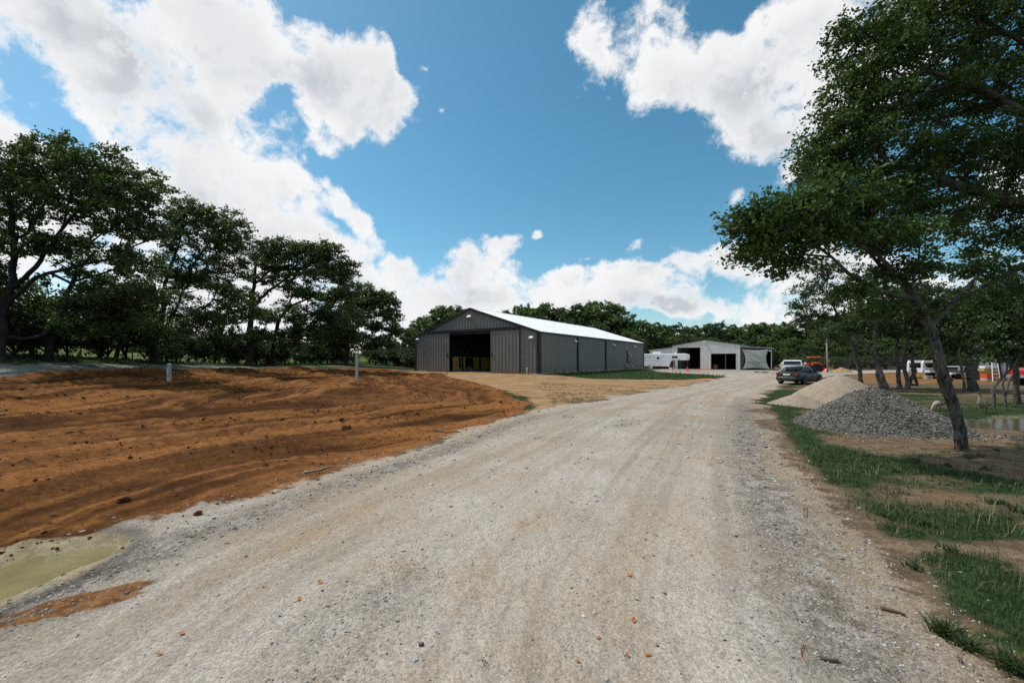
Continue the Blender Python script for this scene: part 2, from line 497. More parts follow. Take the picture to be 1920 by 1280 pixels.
def ground_mat():
    m = bpy.data.materials.new('earth_and_gravel'); m.use_nodes = True
    t = NT(m.node_tree); p = t.n['Principled BSDF']
    co = t.node('ShaderNodeTexCoord').outputs['Object']
    def soft(name, amp=.55, sc=None):
        a = t.attr(name)
        return a
    nbig = t.noise(co, .7, 5, .6); nmid = t.noise(co, 4.5, 6, .65); nfine = t.noise(co, 38, 5, .7)
    nclod = t.noise(co, 13, 5, .68); ngrit = t.noise(co, 130, 3, .6)
    nwide = t.noise(t.vmath('MULTIPLY', co, (.35, 1.0, 1.0)), 1.6, 6, .65)
    # --- gravel
    vor = t.node('ShaderNodeTexVoronoi'); vor.inputs['Scale'].default_value = 62; t.l.new(co, vor.inputs['Vector'])
    vor2 = t.node('ShaderNodeTexVoronoi'); vor2.inputs['Scale'].default_value = 150; t.l.new(co, vor2.inputs['Vector'])
    sep = t.node('ShaderNodeSeparateColor'); t.l.new(vor.outputs['Color'], sep.inputs[0])
    sep2 = t.node('ShaderNodeSeparateColor'); t.l.new(vor2.outputs['Color'], sep2.inputs[0])
    pebble = t.math('ADD', t.math('MULTIPLY', sep.outputs[0], .55), t.math('MULTIPLY', sep2.outputs[1], .45))
    gw = t.mix(t.smooth(nbig, .35, .65), c4((.42, .372, .312)), c4((.362, .306, .242)))
    gw = t.mix(t.smooth(nmid, .45, .75, 0, .45), gw, c4((.30, .272, .235)))
    gw = t.vmath('SCALE', gw, t.smooth(pebble, .1, .95, .76, 1.22))
    gw = t.vmath('SCALE', gw, t.smooth(t.attr('streak'), .3, .7, .92, 1.08))
    gw = t.mix(t.smooth(t.attr('streak'), .35, .55, .2, 0), gw, c4((.30, .225, .15)))
    loose = t.attr('loose')
    gl = t.vmath('SCALE', t.mix(t.smooth(nmid, .35, .65), c4((.245, .222, .192)), c4((.15, .128, .10))), t.smooth(pebble, .15, .9, .55, 1.5))
    gw = t.mix(t.math('MULTIPLY', loose, t.smooth(nmid, .25, .6, .35, 1.0)), gw, gl)
    stain = t.math('MULTIPLY', t.attr('stain'), t.smooth(nmid, .3, .62, .25, 1.0))
    gw = t.mix(stain, gw, t.vmath('SCALE', c4((.37, .27, .175))[:3], t.smooth(pebble, .1, .9, .8, 1.2)))
    vor3 = t.node('ShaderNodeTexVoronoi'); vor3.inputs['Scale'].default_value = 34; t.l.new(t.vmath('ADD', co, t.vmath('SCALE', t.noise(co, 90, 2, .5, color=True), .012)), vor3.inputs['Vector'])
    sep3 = t.node('ShaderNodeSeparateColor'); t.l.new(vor3.outputs['Color'], sep3.inputs[0])
    size3 = t.math('MULTIPLY', t.math('ADD', .35, t.math('MULTIPLY', sep3.outputs[1], .65)), t.math('GREATER_THAN', sep3.outputs[0], .62))
    stone3 = t.smooth(t.math('DIVIDE', vor3.outputs['Distance'], t.math('ADD', size3, .001)), .34, .28)
    gw = t.mix(t.math('MULTIPLY', stone3, .6), gw, t.mix(t.smooth(sep3.outputs[2], .15, .8), c4((.24, .22, .195)), c4((.54, .50, .45))))
    # --- red soil
    rs = t.mix(t.smooth(t.math('ADD', t.math('MULTIPLY', nwide, .55), t.math('MULTIPLY', t.attr('streak'), .45)), .36, .64), c4((.078, .031, .010)), c4((.205, .086, .025)))
    rs = t.mix(t.math('MULTIPLY', t.attr('pale'), t.smooth(nmid, .3, .7, .5, 1)), rs, c4((.25, .105, .036)))
    rs = t.mix(t.math('MULTIPLY', t.math('MULTIPLY', t.attr('dark_soil'), t.smooth(nmid, .38, .58)), .75), rs, c4((.032, .013, .005)))
    rs = t.vmath('SCALE', rs, t.smooth(nfine, .3, .7, .74, 1.22))
    rs = t.vmath('SCALE', rs, t.smooth(nclod, .34, .60, .70, 1.08))
    rs = t.vmath('SCALE', rs, t.smooth(t.attr('streak'), .25, .75, .74, 1.24))
    # --- tan soil
    tn = t.mix(t.smooth(nwide, .35, .65), c4((.24, .135, .06)), c4((.40, .265, .145)))
    tn = t.vmath('SCALE', tn, t.smooth(nfine, .3, .7, .82, 1.18))
    og = t.mix(t.smooth(nwide, .35, .65), c4((.16, .072, .024)), c4((.29, .15, .062)))
    # --- verge: earth, litter, turf
    er = t.mix(t.smooth(nmid, .35, .65), c4((.11, .078, .050)), c4((.215, .155, .098)))
    er = t.mix(t.smooth(nbig, .55, .7, 0, .6), er, c4((.19, .10, .048)))
    er = t.vmath('SCALE', er, t.smooth(nfine, .3, .7, .65, 1.3))
    tf = t.mix(t.smooth(nmid, .3, .7), c4((.018, .034, .012)), c4((.042, .070, .024)))
    tf = t.vmath('SCALE', tf, t.smooth(nfine, .3, .7, .6, 1.4))
    fieldc = t.mix(t.smooth(nbig, .3, .7), c4((.075, .105, .028)), c4((.13, .15, .045)))
    tf = t.mix(t.attr('meadow'), tf, fieldc)
    gmask = t.smooth(t.math('ADD', t.attr('green'), t.math('MULTIPLY', t.math('SUBTRACT', nmid, .5), 1.3)), .30, .85)
    ve = t.mix(gmask, er, tf)
    # --- pale mulched strip
    mu = t.mix(t.smooth(nmid, .35, .65), c4((.125, .145, .118)), c4((.205, .22, .185)))
    mu = t.mix(t.smooth(nwide, .56, .64), mu, c4((.06, .06, .045)))
    def edge(name, a=.9):
        return t.smooth(t.math('ADD', t.attr(name), t.math('ADD', t.math('MULTIPLY', t.math('SUBTRACT', nmid, .5), a), t.math('MULTIPLY', t.math('SUBTRACT', nfine, .5), .5))), .36, .64)
    c = ve
    c = t.mix(edge('orange'), c, og)
    c = t.mix(edge('tan'), c, tn)
    c = t.mix(edge('mulch', .5), c, mu)
    c = t.mix(edge('dirt', 1.3), c, rs)
    c = t.mix(edge('road', 1.4), c, gw)
    c = t.mix(t.math('MULTIPLY', edge('spot', 1.1), .92), c, t.vmath('SCALE', t.mix(t.smooth(nclod, .35, .65), c4((.12, .045, .012)), c4((.27, .125, .042))), t.smooth(nfine, .3, .7, .7, 1.25)))
    c = t.mix(t.smooth(t.math('ADD', t.attr('silt'), t.math('MULTIPLY', t.math('SUBTRACT', nmid, .5), .8)), .35, .7), c, t.vmath('SCALE', t.mix(t.smooth(nmid, .35, .65), c4((.36, .30, .19)), c4((.26, .205, .115))), t.smooth(nfine, .3, .7, .75, 1.2)))
    # turf tongues over bare soil near the dark barn
    c = t.mix(t.math('MULTIPLY', gmask, t.attr('tongue')), c, tf)
    c = t.vmath('SCALE', c, t.math('SUBTRACT', 1.0, t.math('MULTIPLY', t.attr('wet'), .5)))
    t.l.new(c, p.inputs['Base Color'])
    p.inputs['Roughness'].default_value = 1.0; p.inputs['Specular IOR Level'].default_value = .04
    t.l.new(t.math('SUBTRACT', .95, t.math('MULTIPLY', t.attr('silt'), .35)), p.inputs['Roughness'])
    rough_soil = t.math('ADD', t.math('MULTIPLY', nfine, .7), t.math('MULTIPLY', nclod, 1.6))
    hgt = t.mix(t.attr('road'), rough_soil, t.math('ADD', t.math('SUBTRACT', t.math('MULTIPLY', ngrit, .55), t.math('MULTIPLY', vor.outputs['Distance'], .55)), t.math('MULTIPLY', stone3, .5)))
    bp = t.node('ShaderNodeBump'); bp.inputs['Strength'].default_value = .6; bp.inputs['Distance'].default_value = .012
    t.l.new(hgt, bp.inputs['Height'])
    bp2 = t.node('ShaderNodeBump'); bp2.inputs['Strength'].default_value = .6; bp2.inputs['Distance'].default_value = .07
    t.l.new(nmid, bp2.inputs['Height']); t.l.new(bp2.outputs[0], bp.inputs['Normal']); t.l.new(bp.outputs[0], p.inputs['Normal'])
    return m

M = {}
M['ground'] = ground_mat()
M['siding'] = mat('charcoal_siding', (.185, .177, .165), .5, 0, .4, .06, .5)
def dusty(m, col):
    t = NT(m.node_tree); p = t.n['Principled BSDF']
    co = t.node('ShaderNodeTexCoord').outputs['Object']; sx_ = t.node('ShaderNodeSeparateXYZ'); t.l.new(co, sx_.inputs[0])
    n = t.noise(t.vmath('MULTIPLY', co, (1.3, 1.3, .5)), 2.2, 5, .65)
    k = t.smooth(t.math('SUBTRACT', sx_.outputs[2], t.math('MULTIPLY', n, .9)), -.45, .35, .55, 0)
    src = p.inputs['Base Color'].links[0].from_socket
    t.l.new(t.mix(k, src, c4(col)), p.inputs['Base Color'])
dusty(M['siding'], (.20, .15, .10))
M['inner_shade'] = mat('painted_shade', (.03, .029, .028), .8)  # near-black colour standing in for the shade inside the buildings
M['trim'] = mat('black_trim', (.010, .011, .013), .45, 0, .4)
M['roof'] = mat('white_roof', (.86, .87, .88), .4, 0, .5, .02, 1)
M['concrete'] = mat('concrete', (.36, .34, .30), .85, 0, .3, .15, 2, .3, 30)
M['light'] = mat('white_fitting', (.80, .80, .79), .35)
M['pine'] = mat('yellow_pine', (.74, .43, .115), .55, 0, .4, .16, 4)
M['cloth_dark'] = mat('dark_cloth', (.02, .022, .024), .9, 0, .2)
M['galv'] = mat('galvanised', (.42, .43, .44), .42, .6, .5, .1, 8)
M['pvc'] = mat('white_plastic', (.72, .72, .70), .4)
M['greybox'] = mat('grey_plastic', (.25, .27, .29), .5)
M['shed'] = mat('light_grey_siding', (.66, .645, .61), .5, 0, .4, .05, .6)
M['shedroof'] = mat('grey_roof', (.30, .34, .34), .45, .0, .5, .05, 1)
M['shade'] = mat('shade_cloth', (.34, .36, .34), .9, 0, .1, .06, 1.2)
M['trailer'] = mat('white_trailer', (.88, .88, .89), .32, 0, .5, .03, 2, coat=.3)
M['glass'] = mat('dark_glass', (.010, .012, .013), .12, 0, .3)
M['tyre'] = mat('tyre', (.018, .018, .018), .85, 0, .2)
M['rim'] = mat('rim', (.40, .40, .41), .35, .7)
M['steel_dark'] = mat('dark_steel', (.03, .03, .032), .55, .3)
M['car'] = mat('grey_green_paint', (.028, .035, .034), .34, .1, .35, .03, 2, coat=.12)
M['white_paint'] = mat('white_paint', (.74, .75, .76), .3, 0, .5, .03, 2, coat=.4)
M['tail'] = mat('red_lens', (.28, .015, .012), .2)
M['amber'] = mat('amber_lens', (.40, .14, .02), .25)
M['plate'] = mat('plate', (.7, .7, .68), .5)
M['orange'] = mat('orange_paint', (.70, .085, .018), .4, 0, .5, .06, 3)
M['cone'] = mat('cone_orange', (.85, .11, .02), .5)
M['redrim'] = mat('red_rim', (.5, .03, .02), .45)
M['pole'] = mat('weathered_pole', (.30, .28, .24), .9, 0, .2, .2, 3)
M['straw'] = mat('straw', (.36, .24, .10), .9, 0, .2, .3, 6, .6, 30)
M['alu'] = mat('white_ladder', (.68, .68, .66), .4)
M['lumber'] = mat('fresh_lumber', (.45, .30, .10), .7, 0, .3, .15, 5)
M['bluegrey'] = mat('blue_grey_siding', (.24, .27, .29), .5, 0, .4, .05, .6)
M['red_paint'] = mat('red_truck_paint', (.45, .02, .015), .3, 0, .5, .03, 2, coat=.4)
M['sandpile'] = mat('fine_gravel', (.34, .275, .205), .95, 0, .1, .12, 5, .5, 60)
M['rust'] = mat('rust', (.10, .045, .025), .9)
M['bark'] = bark_mat('oak_bark', (.026, .022, .019), (.16, .142, .122))
M['bark_far'] = bark_mat('dark_bark', (.018, .016, .014), (.05, .044, .038))
M['bark_pale'] = bark_mat('pale_bark', (.06, .052, .044), (.20, .18, .155))
M['leaf_l'] = leaf_mat('oak_leaf_dark', (.030, .054, .016), (.115, .165, .048), .24)
M['leaf_r'] = leaf_mat('elm_leaf', (.022, .048, .011), (.095, .160, .036), .2)
M['leaf_m'] = leaf_mat('mid_leaf', (.022, .044, .013), (.075, .125, .034), .18)
M['leaf_w'] = leaf_mat('wood_leaf', (.040, .078, .018), (.140, .205, .055), .2)
M['leaf_y'] = leaf_mat('pale_leaf', (.055, .075, .018), (.15, .17, .05), .15)
M['leaf_b'] = leaf_mat('bush_leaf', (.022, .040, .011), (.090, .130, .040), .2)
M['blade'] = leaf_mat('grass_blade', (.028, .050, .018), (.082, .122, .042), .25, .6)
M['straw_blade'] = mat('dry_twig', (.10, .075, .05), .9)
# ------------------------------------------------------------------ the ground: one net of vertices, cut into the sheets it is made of
TUFTS = [(2.95, 2.62, .34, .20), (3.3, 2.75, .45, .22), (2.75, 2.28, .22, .14), (3.0, 2.2, .3, .16), (2.62, 1.95, .2, .14), (2.92, 3.0, .20, .14), (3.5, 3.2, .4, .16), (3.55, 3.75, .28, .26), (4.0, 4.1, .45, .2), (3.6, 4.5, .22, .22),
         (4.5, 5.3, .4, .35), (5.3, 6.2, .6, .35), (5.7, 7.3, .5, .5), (6.9, 6.6, .9, .28), (6.9, 8.6, .7, .5), (7.4, 10.6, .5, .7), (9.4, 14.6, .7, 1.6), (6.4, 4.9, 1.2, .25), (8.2, 5.8, 1.1, .25), (10.5, 6.9, 1.6, .35), (8.3, 12.3, .5, 1.0)]
def ground_masks(x, y):
    A = {}
    wob = (fbm(x, y, .8, 4, 61) - .5) * np.clip(np.hypot(x, y) * .12, .25, 2.0)
    rd = sdist(x, y, ROAD); yd = sdist(x, y, YARD)
    A['road'] = np.maximum(sstep(-.6, .5, rd + wob * .9), sstep(-.8, .8, yd + wob))
    dd = sdist(x, y, DIRT)
    A['dirt'] = sstep(-.6, .55, dd + wob * .9)
    A['tan'] = sstep(-.9, .9, sdist(x, y, TANSOIL) + wob)
    A['mulch'] = sstep(-.3, .3, sdist(x, y, MULCH) + wob * .5)
    A['orange'] = sstep(-1.2, 1.2, sdist(x, y, ORANGE) + wob)
    dl = seg_dist(x, y, ROAD_L); dr = seg_dist(x, y, ROAD_R); w = dl / (dl + dr + 1e-6)
    wn = w + (fbm(x, y, .35, 3, 63) - .5) * .06
    st = .85 * np.exp(-((wn - .55) / .035) ** 2) * sstep(.35, .6, fbm(x, y, .5, 3, 64)) + .55 * np.exp(-((wn - .70) / .045) ** 2) * sstep(.42, .62, fbm(x, y, .6, 3, 65)) \
        + .6 * np.exp(-((wn - .25) / .035) ** 2) * sstep(.35, .6, fbm(x, y, .5, 3, 66)) + .35 * sstep(.52, .72, fbm(x, y, .5, 4, 67)) + .55 * sstep(.90, 1.0, w) * (rd > -1)
    spot = ((x - .18) / .17) ** 2 + ((y - 3.85) / .11) ** 2
    st = st + .9 * np.exp(-spot) + .8 * np.exp(-(((x + .95) / .3) ** 2 + ((y - 3.1) / .2) ** 2)) * .6
    st = np.maximum(st, .75 * sstep(.9, .1, np.abs(dd)) * sstep(.4, .6, fbm(x, y, .9, 3, 68)) * sstep(3, 6, y))
    A['stain'] = np.clip(st, 0, 1)
    lo = np.exp(-((wn - .09) / .05) ** 2) * (1 - sstep(8, 14, y)) + sstep(.80, .93, wn) * (1 - sstep(12, 22, y)) + .5 * np.exp(-((wn - .46) / .05) ** 2) * sstep(.45, .6, fbm(x, y, .4, 3, 69))
    A['loose'] = np.clip(lo * 1.0, 0, 1)
    A['pale'] = np.clip(sstep(.45, .68, fbm(x * .5, y, .5, 4, 71)) * .8 + .9 * np.exp(-((dd - .3) / .35) ** 2) + .7 * sstep(.5, 1, dd) * np.exp(-((x + 1.5) ** 2 + (y - 20) ** 2) / 40), 0, 1)
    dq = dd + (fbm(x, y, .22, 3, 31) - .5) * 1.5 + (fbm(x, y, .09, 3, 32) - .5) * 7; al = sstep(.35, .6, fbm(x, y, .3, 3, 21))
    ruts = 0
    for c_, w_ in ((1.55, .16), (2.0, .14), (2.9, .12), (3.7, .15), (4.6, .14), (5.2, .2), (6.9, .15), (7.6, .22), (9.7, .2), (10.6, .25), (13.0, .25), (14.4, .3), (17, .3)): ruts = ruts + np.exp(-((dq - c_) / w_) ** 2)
    sa_ = x * .82 + y * .57
    s_d = .45 * fbm(dq * 1.7 + 3 * fbm(x, y, .3, 3, 40), sa_ * .2, 1.0, 5, 47) + .55 * fbm(dq * 5.5, sa_ * .3, 1.0, 4, 48)
    s_r = .55 * fbm(wn * 17, sa_ * .10, 1.0, 4, 49) + .45 * fbm(wn * 60, sa_ * .22, 1.0, 3, 50)
    k_d = sstep(-.3, .3, dd)
    s_d = s_d + .06 * np.exp(-((dd - .5) / .9) ** 2)
    A['streak'] = np.clip(.5 + (s_d * k_d + s_r * (1 - k_d) - .5) * 1.9, 0, 1)
    A['dark_soil'] = np.clip(.85 * ruts * al + .45 * sstep(.48, .62, fbm(x * .55 + y * .2, y * 1.3, .75, 5, 73)) * 1.0 + sstep(-19.5, -21, x) * .5, 0, 1)  # darker soil along the rut lines, in patches and by the berm
    ex = (x + 2.78) * .80 + (y - 2.62) * .6; ey = -(x + 2.78) * .6 + (y - 2.62) * .80
    A['spot'] = np.clip(np.maximum(np.exp(-(ex / .36) ** 2 - (ey / .085) ** 2), .95 * np.exp(-((ex + .12) / .5) ** 2 - ((ey + .11) / .055) ** 2)) * 1.15, 0, 1) * (A['road'] > .3)
    pd = sdist(x, y, PUD)
    A['wet'] = np.exp(-((pd + wob * .2 + .20) / .10) ** 2)
    A['silt'] = np.clip(np.maximum(sstep(-.26, .0, pd + wob * .2), .85 * sstep(-.9, -.1, sdist(x, y, POND) + wob * .5) * .6), 0, 1)
    n1 = fbm(x, y, .55, 4, 81); dummy = 0; n2 = fbm(x * .45 + y * .15, y, .9, 4, 82)
    green = sstep(.41, .54, n2 * .75 + n1 * .25)
    near_edge = sstep(-.05, .55, -rd)                       # turf starts a step away from the gravel
    strip = np.exp(-((-rd - .6) / .6) ** 2) * (y < 30) * (x > 0)
    g = np.clip(green * .88 + strip * .85 * sstep(.3, .55, n1), 0, 1) * near_edge
    g = g * (1 - .75 * np.exp(-((x - 5.0) / 1.1) ** 2 - ((y - 4.7) / .6) ** 2))
    close = sstep(.0, .35, -rd)
    for (qx, qy, sx_, sy_) in TUFTS:
        g = np.maximum(g, 1.0 * np.exp(-((x - qx + (n1 - .5) * 1.3 * sx_) / sx_) ** 2 - ((y - qy + (n2 - .5) * 1.6 * sy_) / sy_) ** 2) * close)
    g = g * (1 - .95 * np.exp(-((x - 9.2) / 2.2) ** 2 - ((y - 8.4) / .8) ** 2)) * (1 - .8 * np.exp(-((x - 7.6) / 1.3) ** 2 - ((y - 6.2) / .5) ** 2))
    g = np.where((x > 9) & (y > 10), np.clip(g + .55 * sstep(12.5, 13.5, y) * (1 - sstep(19, 23, y)), 0, 1), g)
    gb = sstep(-.6, .9, sdist(x, y, GR_BARN) + wob * 1.2)
    g = np.maximum(g, gb)
    g = np.where(x < -20, np.maximum(g, sstep(-27.2, -28.2, x + wob * .3)), g)
    g = np.where(x > 24, g * .6, g)
    g = np.where((y > 62) & (x > -28), np.maximum(g, .6), g)
    A['green'] = g
    A['tongue'] = gb
    A['meadow'] = np.clip(sstep(-34, -40, x) + sstep(95, 130, y), 0, 1)
    return A

def make_ground():
    th = np.concatenate([np.radians(np.arange(-180, -62, 4.0)), np.arange(R(-62), R(62), .0042), np.radians(np.arange(62, 180.01, 4.0))])
    rr = [0.02, 0.3, 0.7]
    while rr[-1] < 1400:
        r = rr[-1]; rr.append(r + max(.014, min(.0027 * r * r, .0150 * r)))
    rr = np.array(rr)
    T, Rr = np.meshgrid(th, rr)
    x = np.sin(T) * Rr; y = np.cos(T) * Rr
    n0, n1 = x.shape
    x = x.ravel(); y = y.ravel()
    z = height(x, y)
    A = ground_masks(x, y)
    V = np.column_stack([x, y, z])
    V = np.vstack([V, [[0, 0, H(0, 0)]]])
    for k in A: A[k] = np.append(A[k], A[k][0])
    i = np.arange(n0 - 1)[:, None] * n1 + np.arange(n1 - 1)[None, :]
    F = np.stack([i, i + 1, i + 1 + n1, i + n1], -1).reshape(-1, 4)
    Pc = V[F].mean(1)
    cls = np.zeros(len(F), int)
    fm = {k: A[k][F].mean(1) for k in A}
    cls[fm['tan'] > .5] = 3; cls[fm['orange'] > .5] = 5
    cls[(fm['tongue'] > .5)] = 0
    cls[fm['mulch'] > .5] = 4; cls[fm['dirt'] > .5] = 2; cls[fm['road'] > .5] = 1
    # shared normals so that the cuts do not show
    e1 = V[F[:, 1]] - V[F[:, 3]]; e2 = V[F[:, 2]] - V[F[:, 0]]
    fn = np.cross(e1, e2)
    fn[fn[:, 2] < 0] *= -1
    N = np.zeros_like(V)
    for k in range(4): np.add.at(N, F[:, k], fn)
    N /= np.linalg.norm(N, axis=1)[:, None] + 1e-12
    N[-1] = (0, 0, 1)
    for c, nm in ((0, 'ground'), (1, 'gravel_road'), (2, 'red_dirt_field'), (3, 'barn_yard'), (4, 'mulched_strip'), (5, 'graded_ground')):
        f = F[cls == c]

        used, inv = np.unique(f, return_inverse=True)
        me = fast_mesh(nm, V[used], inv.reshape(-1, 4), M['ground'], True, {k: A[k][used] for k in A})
        if len(me.vertices) == len(used):
            me.normals_split_custom_set_from_vertices(N[used])
        o = obj(nm, me); o['kind'] = 'structure'
make_ground()

def sheet(name, poly, z, material):
    me = bpy.data.meshes.new(name)
    me.from_pydata([(x, y, z) for x, y in poly], [], [tuple(range(len(poly)))])
    me.materials.append(material)
    o = obj(name, me); o['kind'] = 'structure'
    return o

def water_mat(name, col, rough=.05):
    m = bpy.data.materials.new(name); m.use_nodes = True
    t = NT(m.node_tree); p = t.n['Principled BSDF']
    co = t.node('ShaderNodeTexCoord').outputs['Object']
    n = t.noise(co, 3.0, 4, .6)
    t.l.new(t.mix(t.smooth(n, .35, .65), c4(col), c4(tuple(v * .8 for v in col))), p.inputs['Base Color'])
    p.inputs['Roughness'].default_value = rough; p.inputs['IOR'].default_value = 1.33
    bp = t.node('ShaderNodeBump'); bp.inputs['Strength'].default_value = .12; bp.inputs['Distance'].default_value = .01
    t.l.new(t.noise(t.vmath('MULTIPLY', co, (1, 2.2, 1)), 9, 3, .5), bp.inputs['Height']); t.l.new(bp.outputs[0], p.inputs['Normal'])
    return m
def grown(poly, k):
    cx = sum(p[0] for p in poly) / len(poly); cy = sum(p[1] for p in poly) / len(poly)
    return [(cx + (x - cx) * k, cy + (y - cy) * k) for x, y in poly]
pz = np.mean([H(x, y) for x, y in PUD])
sheet('puddle_water', grown(PUD, 1.12)[::-1], float(pz) - .004, water_mat('silty_water', (.25, .213, .10)))
sheet('pond_water', grown(POND, 1.1)[::-1], float(np.mean([H(x, y) for x, y in POND])) - .02, water_mat('pond_water', (.11, .08, .035), .14))

# ------------------------------------------------------------------ loose stuff lying on the ground
def lumps(name, P, S, material, tone=None, seed=1, flat=.6):
    """small irregular stones: eight-sided, each squashed and turned its own way"""
    rng = np.random.default_rng(seed); n = len(P)
    base = np.array([(1, 0, 0), (-1, 0, 0), (0, 1, 0), (0, -1, 0), (0, 0, 1), (0, 0, -1)], float)
    tri = np.array([(0, 2, 4), (2, 1, 4), (1, 3, 4), (3, 0, 4), (2, 0, 5), (1, 2, 5), (3, 1, 5), (0, 3, 5)])
    v = base[None] * rng.uniform(.55, 1.25, (n, 6, 1)) + rng.uniform(-.28, .28, (n, 6, 3))
    v[:, :, 2] *= flat
    a = rng.uniform(0, 2 * math.pi, n); ca, sa = np.cos(a)[:, None], np.sin(a)[:, None]
    x = v[:, :, 0] * ca - v[:, :, 1] * sa; y = v[:, :, 0] * sa + v[:, :, 1] * ca
    v = np.stack([x * 1.15, y, v[:, :, 2]], -1) * S[:, None, None] + P[:, None, :]
    F = (tri[None] + (np.arange(n) * 6)[:, None, None]).reshape(-1, 3)
    at = {} if tone is None else {'tone': np.repeat(tone, 6)}
    return obj(name, fast_mesh(name, v.reshape(-1, 3), F, material, False, at))

def stone_mat(name, a, b):
    m = bpy.data.materials.new(name); m.use_nodes = True
    t = NT(m.node_tree); p = t.n['Principled BSDF']
    co = t.node('ShaderNodeTexCoord').outputs['Object']
    c = t.mix(t.attr('tone'), c4(a), c4(b))
    t.l.new(t.vmath('SCALE', c, t.smooth(t.noise(co, 60, 3, .6), .3, .7, .8, 1.2)), p.inputs['Base Color'])
    p.inputs['Roughness'].default_value = .9; p.inputs['Specular IOR Level'].default_value = .2
    return m
M['stone'] = stone_mat('limestone_chips', (.20, .175, .15), (.56, .53, .49))
M['stone_grey'] = stone_mat('grey_crushed_stone', (.06, .054, .045), (.46, .43, .38))
M['clod'] = stone_mat('dark_clods', (.035, .014, .006), (.14, .052, .014))
M['clodmat'] = mat('clod_earth', (.07, .028, .011), .95, 0, .1, .4, 9, .8, 25)
M['crumb'] = stone_mat('dark_crumbs', (.035, .028, .02), (.12, .095, .065))

rng = np.random.default_rng(5)
def scatter(n, rmin, rmax, amax, keep, power=1.0):
    r = rmin * (rmax / rmin) ** (rng.random(n) ** power); a = rng.uniform(-amax, amax, n)
    x = r * np.sin(a); y = r * np.cos(a)
    k = keep(x, y)
    x, y, r = x[k], y[k], r[k]
    return np.column_stack([x, y, height(x, y)]), r
def on_road(x, y):
    m = ground_masks(x, y)
    return (rng.random(len(x)) < m['road'] * (.35 + .65 * np.clip(m['loose'] + sstep(.5, .65, fbm(x, y, 1.2, 3, 91)), 0, 1))) & (sdist(x, y, PUD) < -.02)
Pp, r_ = scatter(30000, 1.5, 16, R(54), on_road)
S = (.0026 + .005 * rng.random(len(Pp)) ** 3 + .012 * (rng.random(len(Pp)) > .985)) * np.clip(r_ / 3.0, .8, 3.2)
o = lumps('loose_gravel', Pp, S, M['stone'], np.clip(rng.normal(.55, .27, len(Pp)), 0, 1), 2); o['kind'] = 'stuff'
def on_edge(x, y):
    m = ground_masks(x, y)
    return (rng.random(len(x)) < m['road'] * np.clip(m['loose'] * 1.2 + .03, 0, 1)) & (sdist(x, y, PUD) < .05)
Pp, r_ = scatter(30000, 1.6, 14, R(54), on_edge)
S = (.005 + .011 * rng.random(len(Pp)) ** 2) * np.clip(r_ / 3.2, .8, 2.6)
o = lumps('loose_gravel', Pp, S, M['stone_grey'], np.clip(rng.normal(.6, .3, len(Pp)), 0, 1), 3); o['kind'] = 'stuff'
def on_dirt(x, y):
    m = ground_masks(x, y)
    q = m['dark_soil'] * sstep(.45, .6, fbm(x, y, 1.6, 3, 93)) + .10 + .3 * sstep(.55, .66, fbm(x * .7, y, .9, 4, 94))
    return rng.random(len(x)) < m['dirt'] * q
Pp, r_ = scatter(60000, 3.2, 48, R(54), on_dirt, .8)
S = (.008 + .030 * rng.random(len(Pp)) ** 5) * np.clip(r_ / 8, .6, 2.2)
o = lumps('dirt_clods', Pp, S, M['clod'], rng.random(len(Pp)), 4, .75); o['kind'] = 'stuff'
def crumbs(x, y):
    m = ground_masks(x, y)
    return (rng.random(len(x)) < m['road'] * .5) & (sdist(x, y, PUD) < -.1)
Pp, r_ = scatter(1500, 1.7, 22, R(52), crumbs)
S = (.006 + .010 * rng.random(len(Pp)) ** 4) * np.clip(r_ / 4, .8, 2.5)
o = lumps('dirt_crumbs', Pp, S, M['crumb'], rng.random(len(Pp)), 6, .7); o['kind'] = 'stuff'

# grass
def blades(name, n, rmin, rmax, keep, hgt, wid, material, amax=R(54), seed=8, power=1.0, per=5):
    g = np.random.default_rng(seed)
    P0, r0 = scatter(n, rmin, rmax, amax, keep, power)
    m = len(P0)
    P = np.repeat(P0, per, 0); r = np.repeat(r0, per)
    k = len(P)
    sc = np.clip(r / 5, .75, 2.4)
    P[:, :2] += g.normal(0, .022, (k, 2)) * sc[:, None]
    a = g.uniform(0, 2 * math.pi, k); lean = np.abs(g.normal(.6, .35, k))
    hh = hgt * g.uniform(.45, 1.25, k) * np.repeat(g.uniform(.35, 1.2, m) + 1.3 * (g.random(m) > .88), per)
    ww = wid * sc * g.uniform(.7, 1.3, k)
    dx, dy = np.cos(a), np.sin(a)
    side = np.column_stack([-dy, dx, np.zeros(k)]) * ww[:, None] * .5
    mid = P + np.column_stack([dx * lean * hh * .35, dy * lean * hh * .35, hh * .62])
    tip = P + np.column_stack([dx * lean * hh * 1.15, dy * lean * hh * 1.15, hh * (1.02 - .25 * lean)])
    P = P - np.array([0, 0, .012])
    V = np.stack([P - side, P + side, mid + side * .75, mid - side * .75, tip], 1).reshape(-1, 3)
    i = np.arange(k)[:, None] * 5
    F = np.concatenate([np.hstack([i, i + 1, i + 2]), np.hstack([i, i + 2, i + 3]), np.hstack([i + 3, i + 2, i + 4])])
    tone = np.repeat(np.clip(np.repeat(g.uniform(.1, .8, m), per) + g.normal(0, .15, k), 0, 1), 5)
    o = obj(name, fast_mesh(name, V, F, material, False, {'tone': tone})); o['kind'] = 'stuff'
    return o
def turf(x, y):
    m = ground_masks(x, y)
    q = sstep(.22, .95, m['green'] + .8 * (fbm(x, y, 3.2, 4, 95) - .5)) + .03
    pile = np.exp(-((x - 9.2) / 1.5) ** 2 - ((y - 9.6) / 1.3) ** 2) > .35
    return (rng.random(len(x)) < q * (1 - m['road'])) & (x > 1.5) & ~pile
